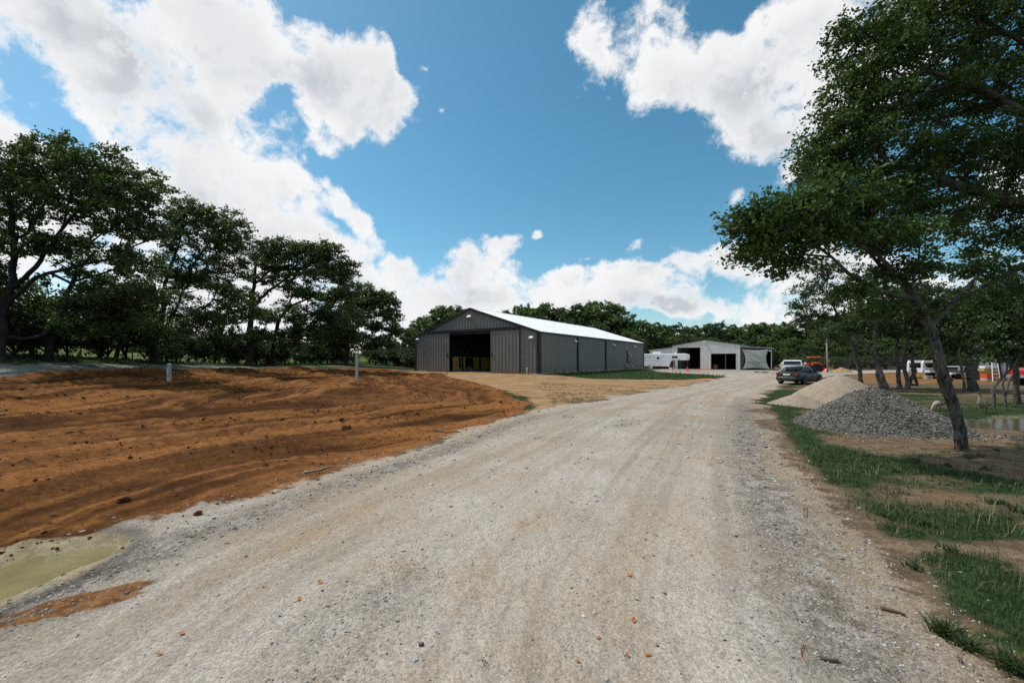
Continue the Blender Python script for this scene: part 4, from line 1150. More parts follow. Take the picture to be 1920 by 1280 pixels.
mid('bent pale sapling by the pond, kinked sharply to the right', 15.2, 1862, [[(1862, 770, .05), (1864, 745, .048), (1860, 727, .05), (1875, 708, .042), (1895, 690, .036), (1915, 660, .035), (1930, 620, .02)], [(1895, 690, .03), (1890, 660, .025), (1880, 640, .015)]],
    [(1890, 640, 36, 20, 22), (1920, 620, 40, 26, 28), (1860, 665, 26, 14, 12), (1935, 580, 40, 30, 26)], 418, leaf=.11, cl=.36)
mid('twin thin sapling on the far bank of the pond', 15.6, 1886, [[(1886, 772, .036), (1885, 745, .034), (1880, 720, .03), (1890, 690, .03), (1885, 655, .02)], [(1885, 740, .04), (1892, 715, .035), (1905, 695, .025)]],
    [(1880, 650, 30, 20, 20), (1905, 660, 30, 18, 18), (1870, 620, 36, 20, 22)], 419, leaf=.11, cl=.36)
mid('dark trunk tree at the right edge beyond the pond', 16.5, 1908, [[(1908, 765, .10), (1905, 730, .095), (1904, 700, .09), (1900, 660, .08), (1915, 600, .09), (1925, 540, .05)], [(1902, 690, .08), (1880, 640, .06), (1860, 600, .03)]],
    [(1900, 600, 50, 26, 40), (1880, 560, 50, 24, 36), (1930, 560, 50, 40, 40), (1850, 600, 40, 20, 24), (1840, 560, 40, 18, 20), (1900, 520, 50, 20, 28)], 420, leaf=.13, bark=M['bark'])
# ------------------------------------------------------------------ dark barn
EH, RH = 4.3, 7.3
def gable(u, W=BW, e=EH, r=RH): return e + (r - e) * (1 - abs(u - W / 2) / (W / 2))
barn = thing('horse_barn', 'long charcoal metal barn with white roof and open sliding doors', 'barn', (BARN_A[0], BARN_A[1], PAD), PHI)
b = MB(); b.box(.03, BW - .03, .03, BL_ - .03, -.25, .035); b.build('floor', M['concrete'], barn)
b = MB()
b.box(-.04, 5.95, -.04, .2, -.3, .10); b.box(12.35, BW + .04, -.04, .2, -.3, .10); b.box(BW - .2, BW + .04, .2, BL_, -.3, .10); b.box(-.04, .2, .2, BL_, -.3, .10)
b.build('footing', M['concrete'], barn)
def rib(b, u, z0, z1, y=-.0, w=.05, p=.055, top=None):
    """a standing rib on the front face at u, bottom z0, tops z1"""
    b.add([(u - w, y, z0), (u - w * .45, y - p, z0), (u + w * .45, y - p, z0), (u + w, y, z0), (u - w, y, z1), (u - w * .45, y - p, z1), (u + w * .45, y - p, z1), (u + w, y, z1)],
          [(0, 1, 5, 4), (1, 2, 6, 5), (2, 3, 7, 6), (4, 5, 6, 7), (0, 3, 2, 1)])
O0, O1, OT = 6.0, 12.3, 4.45
PW = BW / 20
for i in range(20):
    u0, u1 = i * PW, (i + 1) * PW
    mid_u = (u0 + u1) / 2
    zb = OT if O0 - .1 < mid_u < O1 + .1 else .10
    a0, a1 = u0 + .004, u1 - .004
    if i == 6 or i == 13: pass
    b = MB()
    b.prism([(a0, zb), (a1, zb), (a1, gable(a1) - .06), (a0, gable(a0) - .06)], 0.0, .05)
    for k in (0.0, .5):
        uu = u0 + .06 + k * PW
        rib(b, uu, zb, gable(uu) - .12)
    b.build('wall_panel', M['siding'], barn)
# the bits between panels and opening edge
b = MB(); b.box(O0 - .10, O0, -.03, .09, .03, OT); b.box(O1, O1 + .10, -.03, .09, .03, OT); b.box(O0 - .1, O1 + .1, -.035, .095, OT - .1, OT)
b.build('door_frame', M['trim'], barn)
# long wall to the right in four bays
bay = BL_ / 4
for i in range(4):
    b = MB()
    b.box(BW - .05, BW, i * bay + .005, (i + 1) * bay - .005, .10, EH - .02)
    n = int(bay / .4605)
    for k in range(n):
        v = i * bay + .23 + k * .4605
        b.add([(BW, v - .05, .1), (BW + .055, v - .022, .1), (BW + .055, v + .022, .1), (BW, v + .05, .1), (BW, v - .05, EH - .05), (BW + .055, v - .022, EH - .05), (BW + .055, v + .022, EH - .05), (BW, v + .05, EH - .05)],
              [(0, 1, 5, 4), (1, 2, 6, 5), (2, 3, 7, 6), (4, 5, 6, 7)])
    b.build('wall_panel', M['siding'], barn)
b = MB(); b.box(0, .05, .06, BL_, .1, EH - .02); b.build('wall', M['siding'], barn)
b = MB(); b.prism([(.06, .1), (BW - .06, .1), (BW - .06, EH - .05), (BW / 2, RH - .06), (.06, EH - .05)], BL_ - .06, BL_); b.build('wall', M['siding'], barn)
# roof: ribbed white sheets, each slope a part
sl_len = math.hypot(BW / 2 + .12, (RH - EH) * (1 + .12 / (BW / 2)))
ang = math.atan2(RH - EH, BW / 2)
for sgn in (-1, 1):
    b = MB()
    def P3(s, v, h):                                  # s runs down from the ridge
        return (BW / 2 + sgn * (s * math.cos(ang) + h * math.sin(ang)), v, RH - s * math.sin(ang) + h * math.cos(ang))
    b.add([P3(0, -.10, .03), P3(sl_len, -.10, .03), P3(sl_len, BL_ + .1, .03), P3(0, BL_ + .1, .03), P3(0, -.10, 0), P3(sl_len, -.10, 0), P3(sl_len, BL_ + .1, 0), P3(0, BL_ + .1, 0)],
          [(0, 1, 2, 3), (4, 7, 6, 5), (0, 4, 5, 1), (1, 5, 6, 2), (2, 6, 7, 3)])
    k = 0
    while k * .305 < BL_:
        v = k * .305 + .02
        b.add([P3(0, v - .035, .031), P3(0, v, .062), P3(0, v + .035, .031), P3(sl_len, v - .035, .031), P3(sl_len, v, .062), P3(sl_len, v + .035, .031)], [(0, 1, 4, 3), (1, 2, 5, 4), (3, 4, 5)])
        k += 1
    o = b.build('roof', M['roof'], barn)
    c = MB(); c.add([P3(0.02, .08, -.05), P3(sl_len - .2, .08, -.05), P3(sl_len - .2, BL_ - .1, -.05), P3(.02, BL_ - .1, -.05)], [(0, 1, 2, 3)]); c.build('ceiling_shade_sheet', M['inner_shade'], barn)  # dark sheet added under the white roof, interior shade put into its colour
    # rake trim along the gable
    t = MB()
    t.add([P3(-.02, -.135, .075), P3(sl_len + .02, -.135, .075), P3(sl_len + .02, -.135, -.17), P3(-.02, -.135, -.17), P3(-.02, .0 - .102, .075), P3(sl_len + .02, -.102, .075), P3(sl_len + .02, -.102, -.17), P3(-.02, -.102, -.17)],
          [(0, 1, 2, 3), (4, 7, 6, 5), (0, 4, 5, 1), (3, 2, 6, 7), (1, 5, 6, 2)])
    t.build('rake_trim', M['trim'], barn)
b = MB(); b.prism([(BW / 2 - .2, RH + .005), (BW / 2, RH + .075), (BW / 2 + .2, RH + .005), (BW / 2, RH + .04)], -.09, BL_ + .1); b.build('ridge_cap', M['roof'], barn)
b = MB(); b.box(BW + .005, BW + .15, -.06, BL_ + .1, EH - .14, EH + .0); b.build('gutter', M['trim'], barn)
b = MB(); b.box(-.15, -.005, -.06, BL_ + .1, EH - .14, EH + .0); b.build('gutter', M['trim'], barn)
for (x0, x1, y0, y1) in ((-.06, .20, -.06, -.002), (BW - .24, BW + .065, -.065, -.002), (BW + .001, BW + .065, -.002, .35), (BW + .001, BW + .065, BL_ - .3, BL_ + .03)):
    b = MB(); b.box(x0, x1, y0, y1, .08, EH - .14); b.build('corner_trim', M['trim'], barn)
for v in (bay, 2 * bay, 3 * bay):
    b = MB(); b.box(BW + .04, BW + .17, v - .11, v + .11, .2, EH - .145); b.tube([(BW + .1, v, .25), (BW + .13, v, .18), (BW + .34, v, .10)], .06, 6); b.build('downspout', M['trim'], barn)
# sliding doors on their track
b = MB(); b.box(2.25, 16.05, -.28, -.05, 4.62, 4.9); b.build('door_track', M['trim'], barn)
b = MB(); b.box(2.25, 16.05, -.07, -.04, 4.47, 4.62); b.build('track_band', M['trim'], barn)  # dark band just below the door track
b = MB(); b.box(15.99, 16.09, -.1, -.04, .1, 4.6); b.build('door_stop', M['trim'], barn)
for (u0, u1, hu) in ((2.32, 5.98, 5.83), (12.3, 15.96, 12.45)):
    b = MB(); b.box(u0, u1, -.18, -.10, .02, 4.6)
    d = b.build('sliding_door', M['siding'], barn)
    q = MB(); q.box(u0 - .03, u0 + .02, -.215, -.09, .015, 4.61); q.box(u1 - .02, u1 + .03, -.215, -.09, .015, 4.61); q.build('door_edge', M['siding'], d)
    for k in range(4):
        w0 = u0 + .03 + k * (u1 - u0 - .06) / 4; w1 = w0 + (u1 - u0 - .06) / 4
        q = MB(); q.box(w0 + .004, w1 - .004, -.196, -.178, .03, 4.58)
        for f in (.02, .5):
            rib(q, w0 + .05 + f * (w1 - w0), .03, 4.57, -.196, .05, .05)
        q.build('door_panel', M['siding'], d)
    q = MB(); q.box(hu - .05, hu + .05, -.26, -.19, 1.75, 2.15); q.build('handle', M['trim'], d)
# wall lights
def lamp(u, v, z, facing, big=1.0):
    b = MB()
    if facing == 'f':
        b.box(u - .2 * big, u + .2 * big, -.10, -.03, z - .02, z + .20 * big); b.add([(u - .2 * big, -.10, z + .2 * big), (u + .2 * big, -.10, z + .2 * big), (u + .2 * big, -.32, z + .06), (u - .2 * big, -.32, z + .06), (u - .2 * big, -.10, z), (u + .2 * big, -.10, z), (u + .2 * big, -.30, z - .03), (u - .2 * big, -.30, z - .03)],
              [(0, 3, 2, 1), (4, 5, 6, 7), (0, 1, 5, 4), (1, 2, 6, 5), (2, 3, 7, 6), (3, 0, 4, 7)])
    else:
        b.box(BW + .03, BW + .1, v - .17, v + .17, z, z + .26); b.add([(BW + .1, v - .17, z + .26), (BW + .1, v + .17, z + .26), (BW + .3, v + .17, z + .05), (BW + .3, v - .17, z + .05), (BW + .1, v - .17, z), (BW + .1, v + .17, z), (BW + .28, v + .17, z - .05), (BW + .28, v - .17, z - .05)],
              [(0, 1, 2, 3), (4, 7, 6, 5), (0, 4, 5, 1), (1, 5, 6, 2), (2, 6, 7, 3), (3, 7, 4, 0)])
    b.build('wall_light', M['light'], barn)
lamp(BW / 2 - .05, 0, 6.25, 'f', 1.25); lamp(.55, 0, 3.95, 'f'); lamp(BW - .85, 0, 3.62, 'f', 1.1)
lamp(0, bay - .7, 3.55, 's'); lamp(0, bay * 2.33, 3.5, 's'); lamp(0, bay * 3.4, 3.5, 's')
b = MB(); b.tube([(BW + .08, bay * 3 - .15, EH - .2), (BW + .1, bay * 3 - .15, 3.0), (BW + .14, bay * 3 + .1, 2.65), (BW + .2, bay * 3 + .7, 2.3), (BW + .22, bay * 3 + 1.6, 2.12)], .055, 6); b.build('white_hose', M['light'], barn)
b = MB(); b.box(BW + .04, BW + .3, bay * 3 - .9, bay * 3 - .35, .3, .85); b.build('meter_box', M['greybox'], barn)
b = MB(); b.box(BW + .03, BW + .09, bay * 3 + .9, bay * 3 + 1.2, 1.0, 1.3); b.build('vent_hood', M['trim'], barn)
b = MB(); b.box(BW + .03, BW + .07, bay * 3 + 2.2, bay * 3 + 2.8, .38, .48); b.build('vent_strip', M['light'], barn)

def barn_pt(u, v, z): 
    x, y = barn_xy(u, v); return (x, y, PAD + z)
# stall fronts inside
for (v0, v1, lab, n) in ((1.5, 3.15, 'short yellow wood stall front nearest the barn door, halter rope hung on it', 1), (3.4, 6.6, 'long yellow wood stall front with a dark blanket hung over it', 2), (6.9, 8.8, 'shaded wood stall front farthest inside the barn opening', 3)):
    r = thing('stall_front', lab, 'stall', barn_pt(5.0, v0, .035), PHI, 'wooden stall fronts inside the barn')
    w = v1 - v0; k = max(5, int(w / .3))
    for i in range(k):
        b = MB(); b.box(-.03, .02 + .004 * (i % 2), i * w / k + .006, (i + 1) * w / k - .006, .06, 1.78); b.build('plank', M['pine'], r)
    b = MB(); b.box(-.07, .05, -.12, -.005, 0, 3.0); b.box(-.07, .05, w + .005, w + .12, 0, 3.0); b.box(-.06, .04, 0, w, 0, .055); b.box(-.06, .04, 0, w, 1.785, 1.84); b.box(-.06, .04, 0, w, 2.75, 2.82)
    b.build('steel_frame', M['steel_dark'], r)
    b = MB()
    for i in range(1, int(w / .12)): b.cyl((-.01, i * .12, 1.84), .012, .91, 5)
    b.build('grille', M['steel_dark'], r)
def draped(name, label, cat, u, v0, v1, z0, z1, seed, mt):
    g = random.Random(seed); x, y, z = barn_pt(u, v0, 0)
    V = []; F = []; nx, nz = 14, 12
    for side in (0, 1):
        for j in range(nz + 1):
            for i in range(nx + 1):
                t = i / nx; s = j / nz
                w = 1 - .25 * s * math.sin(math.pi * t * 3) ** 2
                V.append((.06 + .05 * math.sin(t * 15) * s + .03 * side + .02 * g.random(), (v1 - v0) * (.5 + (t - .5) * (w if s > .5 else 1 - .35 * abs(math.sin(t * 9)) * (1 - s))), z1 - (z1 - z0) * s * (.9 + .1 * math.sin(t * 7 + 1))))
        o = side * (nx + 1) * (nz + 1)
        for j in range(nz):
            for i in range(nx):
                a = o + j * (nx + 1) + i
                F.append((a, a + 1, a + nx + 2, a + nx + 1))
    me = bpy.data.meshes.new(name); me.from_pydata(V, [], F); me.materials.append(mt); me.update()
    o = obj(name, me); o.location = (x, y, z); o.rotation_euler = (0, 0, PHI)
    return tag(o, label, cat)
draped('horse_blanket', 'dark horse blanket draped over the long stall front', 'blanket', 5.06, 3.75, 5.2, .38, 1.75, 3, M['cloth_dark'])
draped('halter_rope', 'dark halter and rope hung on the first stall front', 'halter', 5.06, 2.55, 2.85, .45, 1.72, 4, M['cloth_dark'])

# ------------------------------------------------------------------ light grey garage
GA = np.array((33.0, 82.0)); GZ = H(38, 79) - .01
gar = thing('metal_garage', 'light grey metal garage with two open bays behind the white trailer', 'garage', (GA[0], GA[1], GZ), PHI)
GW, GL, GE, GR = 12.2, 18.0, 4.9, 5.95
def gg(u): return gable(u, GW, GE, GR)
b = MB(); b.box(-4.6, GW + 5.0, .03, GL, -.4, .03); b.build('floor', M['concrete'], gar)
segs = [(0, 1.0, 0.03), (1.0, 3.15, 4.4), (3.15, 5.3, 4.4), (5.3, 6.25, .03), (6.25, 7.2, .03), (7.2, 9.35, 3.13), (9.35, 11.5, 3.13), (11.5, GW, .03)]
for (u0, u1, zb) in segs:
    b = MB(); a0, a1 = u0 + .004, u1 - .004
    poly = [(a0, zb), (a1, zb), (a1, gg(a1) - .05)] + ([(GW / 2, gg(GW / 2) - .05)] if a0 < GW / 2 < a1 else []) + [(a0, gg(a0) - .05)]
    b.prism(poly, 0, .06)
    k = 0
    while u0 + .15 + k * .305 < u1:
        uu = u0 + .15 + k * .305; rib(b, uu, zb, gg(uu) - .12, 0, .04, .03); k += 1
    b.build('wall_panel', M['shed'], gar)
b = MB(); b.box(GW - .06, GW, .07, GL, 0.03, GE - .02); b.build('wall', M['shed'], gar)
b = MB(); b.box(0, .06, .07, GL, .03, GE - .02); b.build('wall', M['shed'], gar)
b = MB(); b.prism([(0.07, .03), (GW - .07, .03), (GW - .07, GE - .05), (GW / 2, GR - .1), (.07, GE - .05)], GL - .1, GL); b.build('wall', M['inner_shade'], gar)
ga = math.atan2(GR - GE, GW / 2); gs = math.hypot(GW / 2, GR - GE) + .25
for sgn in (-1, 1):
    def P4(s, v, h): return (GW / 2 + sgn * (s * math.cos(ga) + h * math.sin(ga)), v, GR - s * math.sin(ga) + h * math.cos(ga))
    b = MB(); b.add([P4(0, -.1, .04), P4(gs, -.1, .04), P4(gs, GL, .04), P4(0, GL, .04), P4(0, -.1, -.02), P4(gs, -.1, -.02), P4(gs, GL, -.02), P4(0, GL, -.02)],
                    [(0, 1, 2, 3), (4, 7, 6, 5), (0, 4, 5, 1), (1, 5, 6, 2), (2, 6, 7, 3)])
    b.build('roof', M['shedroof'], gar)
    t = MB(); t.add([P4(-.01, -.15, .06), P4(gs, -.15, .06), P4(gs, -.15, -.13), P4(-.01, -.15, -.13), P4(-.01, -.11, .06), P4(gs, -.11, .06), P4(gs, -.11, -.13), P4(-.01, -.11, -.13)], [(0, 1, 2, 3), (4, 7, 6, 5), (0, 4, 5, 1), (3, 2, 6, 7), (1, 5, 6, 2)])
    t.build('rake_trim', M['steel_dark'], gar)
b = MB(); b.box(GW - .02, GW + .28, 0.02, GL, GE - .16, GE - .03); b.build('gutter', M['shedroof'], gar)
b = MB(); b.box(GW / 2 - .3, GW / 2 + .15, -.34, -.03, 5.3, 5.5); b.build('wall_light', M['light'], gar)
for (u0, u1, zt) in ((1.0, 5.3, 4.4), (7.2, 11.5, 3.13)):
    b = MB(); b.box(u0 - .06, u0, -.035, .1, .03, zt); b.box(u1, u1 + .06, -.035, .1, .03, zt); b.box(u0 - .06, u1 + .06, -.036, .1, zt, zt + .08); b.build('bay_frame', M['shed'], gar)
b = MB(); b.box(9.05, 9.25, 5.0, 5.2, .03, 4.8); b.build('inner_post', M['shedroof'], gar)
# lean-to on the left, with its long opening
b = MB(); b.prism([(-4.6, 3.0), (-.005, 3.0), (-.005, 4.35), (-4.6, 3.9)], .12, .18); b.box(-4.6, -4.0, .12, .18, .03, 2.99); b.box(-.7, -.005, .12, .18, .03, 2.99); b.build('lean_to_wall', M['shed'], gar)
b = MB(); b.add([(-4.9, -.05, 3.88), (0, -.05, 4.38), (0, GL, 4.38), (-4.9, GL, 3.88), (-4.9, -.05, 3.98), (0, -.05, 4.5), (0, GL, 4.5), (-4.9, GL, 3.98)], [(0, 3, 2, 1), (4, 5, 6, 7), (0, 1, 5, 4), (1, 2, 6, 5), (2, 3, 7, 6), (3, 0, 4, 7)]); b.build('lean_to_roof', M['shedroof'], gar)
b = MB(); b.box(-4.6, -4.54, .2, GL, .03, 3.88); b.box(-4.5, -.05, 6, 6.06, .03, 3.9); b.build('lean_to_dark_wall', M['inner_shade'], gar)  # inner walls with the shade of the lean-to put into their colour
# lean-to on the right
b = MB(); b.add([(GW + .005, -.02, 4.28), (GW + 5.15, -.02, 4.0), (GW + 5.15, GL, 4.0), (GW + .005, GL, 4.28), (GW + .005, -.02, 4.42), (GW + 5.15, -.02, 4.14), (GW + 5.15, GL, 4.14), (GW + .005, GL, 4.42)], [(0, 3, 2, 1), (4, 5, 6, 7), (0, 1, 5, 4), (1, 2, 6, 5), (2, 3, 7, 6), (3, 0, 4, 7)]); b.build('lean_to_roof', M['shedroof'], gar)
b = MB(); b.box(GW + .01, GW + 4.9, 9, 9.06, .03, 4.1); b.box(GW + 4.85, GW + 4.9, 5.5, 9, .03, 3.95); b.build('lean_to_dark_wall', M['inner_shade'], gar)  # rear and side walls coloured dark so the inside reads as shade
b = MB(); b.box(GW + .02, GW + .2, .06, .22, .03, 4.25); b.build('post', M['steel_dark'], gar)
b = MB(); b.box(GW + 4.85, GW + 4.99, .04, .18, -.1, 4.0); b.build('post', M['galv'], gar)
b = MB(); b.box(GW + 4.55, GW + 4.8, .0, .1, 3.45, 3.65); b.build('wall_light', M['light'], gar)
def gpt(u, v, z=0):
    p = GA + E1 * u + E2 * v; return (float(p[0]), float(p[1]), GZ + z)
# shade cloth: pulled tight to four corners, its edges curving inwards
V = []; F = []; n = 22
c00, c10, c01, c11 = (.45, .2), (4.75, .15), (.22, 3.95), (4.55, 3.85)
for j in range(n + 1):
    for i in range(n + 1):
        s, t = i / n, j / n
        bx = (c00[0] * (1 - s) + c10[0] * s) * (1 - t) + (c01[0] * (1 - s) + c11[0] * s) * t
        bz = (c00[1] * (1 - s) + c10[1] * s) * (1 - t) + (c01[1] * (1 - s) + c11[1] * s) * t
        bx += .52 * 4 * t * (1 - t) * (1 - 2 * s); bz += .22 * 4 * s * (1 - s) * (1 - 2 * t)
        wr = .05 * math.sin((s * 2.2 + t * 3) * 4) * math.sin(math.pi * s) + .10 * math.sin(math.pi * s) * math.sin(math.pi * t) + .03 * (abs(t - .38) < .03)
        V.append((bx, -wr, bz))
for j in range(n):
    for i in range(n):
        a = j * (n + 1) + i; F.append((a, a + 1, a + n + 2, a + n + 1))
me = bpy.data.meshes.new('shade_cloth'); me.from_pydata(V, [], F); me.materials.append(M['shade']); me.polygons.foreach_set('use_smooth', [True] * len(F)); me.update()
o = obj('shade_cloth', me); o.location = gpt(GW, .0); o.rotation_euler = (0, 0, PHI)
m_ = o.modifiers.new('thick', 'SOLIDIFY'); m_.thickness = .012
tag(o, 'grey shade cloth stretched taut under the lean-to right of the garage', 'shade cloth')
b = MB(); b.tube([(0, 0, 0), (1.5, -.03, -.95)], .035, 6); o = b.build('pole', M['steel_dark']); o.location = gpt(GW + 1.65, -.12, 2.15); o.rotation_euler = (0, 0, PHI); tag(o, 'thin dark pole slanting across the grey shade cloth', 'pole')
b = MB(); b.box(0, .75, 0, .5, 0, .85); b.box(-.03, .78, -.03, .53, .85, .93); b.box(.06, .69, -.02, .0, .1, .75)
o = b.build('tool_chest', mat('faded_red', (.22, .05, .06), .6), None, False, .02); o.location = gpt(7.45, .9, .03); o.rotation_euler = (0, 0, PHI); tag(o, 'small faded red chest inside the low right bay of the garage', 'chest')
b = MB()
for k in range(3): b.box(-1.15, 1.15, k * .25 - .36, k * .25 - .14, .0, .12)
b.box(-1.0, -.85, -.36, .36, .121, .17); b.box(.85, 1.0, -.36, .36, .121, .17)
o = b.build('orange_barrier', M['cone'], None, False, .01); x, y, z = gpt(6.1, -1.1); o.location = (x, y, H(x, y)); o.rotation_euler = (0, 0, PHI); tag(o, 'orange barrier lying flat before the grey garage wall', 'barrier')
b = MB(); b.box(-.9, .9, -.35, .35, 0, .08); b.box(-.8, -.6, -.3, .3, .08, .16); b.box(.5, .75, -.33, .3, .08, .14)
o = b.build('rusty_plate', M['rust'], None, False, .02); x, y = X(1427, 60), 60; o.location = (x, y, H(x, y) + .01); tag(o, 'dark rusty plate lying on the gravel yard before the shade cloth', 'steel plate')

# ------------------------------------------------------------------ white gooseneck horse trailer
tx, ty = X(1289, 68.0), 68.0
tr = thing('horse_trailer', 'white gooseneck horse trailer parked between barn and grey garage', 'trailer', (tx, ty, H(tx - 4, ty + 2.5)), PHI)
b = MB()
b.prism([(-11.0, .48), (-3.05, .48), (-2.6, 1.55), (-2.45, 1.62), (-.25, 1.62), (-.06, 1.75), (0, 2.15), (-.08, 2.62), (-.35, 2.74), (-11.0, 2.74)], 0, 2.1)
b.build('body', M['trailer'], tr, False, .06)
b = MB(); b.box(-10.95, -.5, .12, 1.98, 2.74, 2.79); b.build('roof_skin', M['roof'], tr)
b = MB(); b.box(-6.0, -4.6, .5, 1.6, 2.79, 3.12); b.build('air_conditioner', M['roof'], tr, False, .1)
b = MB(); b.box(-2.3, -2.0, .9, 1.2, 2.79, 2.95); b.build('roof_vent', M['roof'], tr, False, .03)
b = MB(); b.box(-8.3, -7.7, .8, 1.3, 2.79, 2.9); b.build('roof_vent', M['roof'], tr, False, .03)
for (a, c, z0, z1) in ((-2.55, -2.12, 2.02, 2.34), (-2.07, -1.62, 2.02, 2.34)):
    b = MB(); b.box(a, c, -.02, .0, z0, z1); w = b.build('window', M['glass'], tr)
d = MB(); d.box(-5.2, -4.5, -.025, -.0, .62, 2.42); dr = d.build('door', M['trailer'], tr, False, .01)
b = MB(); b.box(-5.08, -4.66, -.035, -.026, 1.84, 2.18); b.build('door_window', M['glass'], dr)
b = MB(); b.box(-5.14, -5.04, -.06, -.026, 1.42, 1.54); b.build('handle', M['steel_dark'], dr)
b = MB(); b.box(-8.9, -5.6, -.012, 0, .62, 1.15); b.build('gravel_guard', M['trailer'], tr)
b = MB(); b.box(-11, -3.1, -.02, .0, .49, .56); b.build('red_pinstripe', M['tail'], tr)
for u in (-8.55, -6.3, -7.6, -6.1, -5.55, -2.6, -2.2, -1.75, -1.3):
    z = 2.2 if u in (-8.55, -6.3) else (1.76 if u > -3 else 1.0)
    b = MB(); b.box(u - .06, u + .06, -.03, 0, z, z + .1); b.build('marker_light', M['steel_dark'] if z > 2 else M['amber'], tr)
for u in (-9.1, -10.1):
    for v in (.0, 1.85):
        b = MB(); b.cyl((u, v - .02, .38), .38, .26, 18, 'y'); w = b.build('wheel', M['tyre'], tr)
        q = MB(); q.cyl((u, v - .03, .38), .2, .28, 14, 'y'); q.build('rim', M['rim'], w)
b = MB(); b.box(-10.75, -8.45, -.10, -.0, .72, .86); b.build('fender', M['galv'], tr, False, .03)
b = MB(); b.box(-2.5, -2.38, .3, .42, .1, 1.6); b.box(-2.6, -2.28, .22, .5, .03, .1); b.box(-2.5, -2.38, 1.6, 1.72, .1, 1.6); b.build('landing_jack', M['steel_dark'], tr)
b = MB(); b.tube([(-.3, 1.05, 1.6), (-.3, 1.05, .75)], .07, 8); b.box(-.42, -.18, .9, 1.2, .6, .76); b.build('coupler', M['steel_dark'], tr)
b = MB(); b.tube([(-2.44, .15, 1.6), (-2.05, .2, .7), (-1.85, .25, .2)], .05, 6); b.box(-2.9, -2.3, .05, .28, .35, 1.45); b.build('spare_gear', M['steel_dark'], tr)

# cone
x, y = X(1289, 66), 66
r = thing('traffic_cone', 'orange traffic cone standing by the trailer nose', 'cone', (x, y, H(x, y)))
b = MB(); b.lathe([(.19, .03), (.16, .08), (.05, .70), (.035, .72)], 14); b.build('cone_body', M['cone'], r)
b = MB(); b.box(-.22, .22, -.22, .22, 0, .03); b.build('cone_base', M['cone'], r)
# pale drum at the barn's rear corner
x, y = X(1219.5, 66.0), 66.0
r = thing('water_trough', 'pale plastic trough on grass at the rear corner of the dark barn', 'trough', (x, y, H(x, y)))
b = MB(); b.lathe([(.30, 0), (.36, .1), (.38, .55), (.36, .58), (.33, .55), (.30, .12)], 18); b.build('tub', M['pvc'], r, True)
b = MB(); b.lathe([(.37, .55), (.41, .57), (.41, .61), (.37, .61)], 18); b.build('rim', M['pvc'], r)
# ------------------------------------------------------------------ vehicles
def wheel(parent, x, y, r, w, side, rimmat=None):
    b = MB(); b.lathe([(r * .62, -w * .5), (r * .93, -w * .5), (r, -w * .32), (r, w * .32), (r * .93, w * .5), (r * .62, w * .5)], 22)
    m = Matrix.Translation((x, y, r)) @ Matrix.Rotation(R(90), 4, 'X')
    o = b.build('wheel', M['tyre'], parent, True); o.matrix_local = m
    q = MB(); q.lathe([(.001, -w * .42), (r * .2, -w * .44), (r * .64, -w * .5), (r * .64, w * .5), (r * .2, w * .44), (.001, w * .42)], 18); q.build('rim', rimmat or M['rim'], o)
    return o

def section(x, hw, zb, zm, zt, crown=.03, tuck=.9):
    h = [(-hw * tuck, zb), (-hw * .985, zb + .1), (-hw, zm), (-hw * .97, zm + (zt - zm) * .6), (-hw * .86, zt - .015), (-hw * .45, zt + crown * .7), (0, zt + crown)]
    pts = h + [(-p[0], p[1]) for p in h[-2::-1]]
    return [(x, y, z) for y, z in pts] 

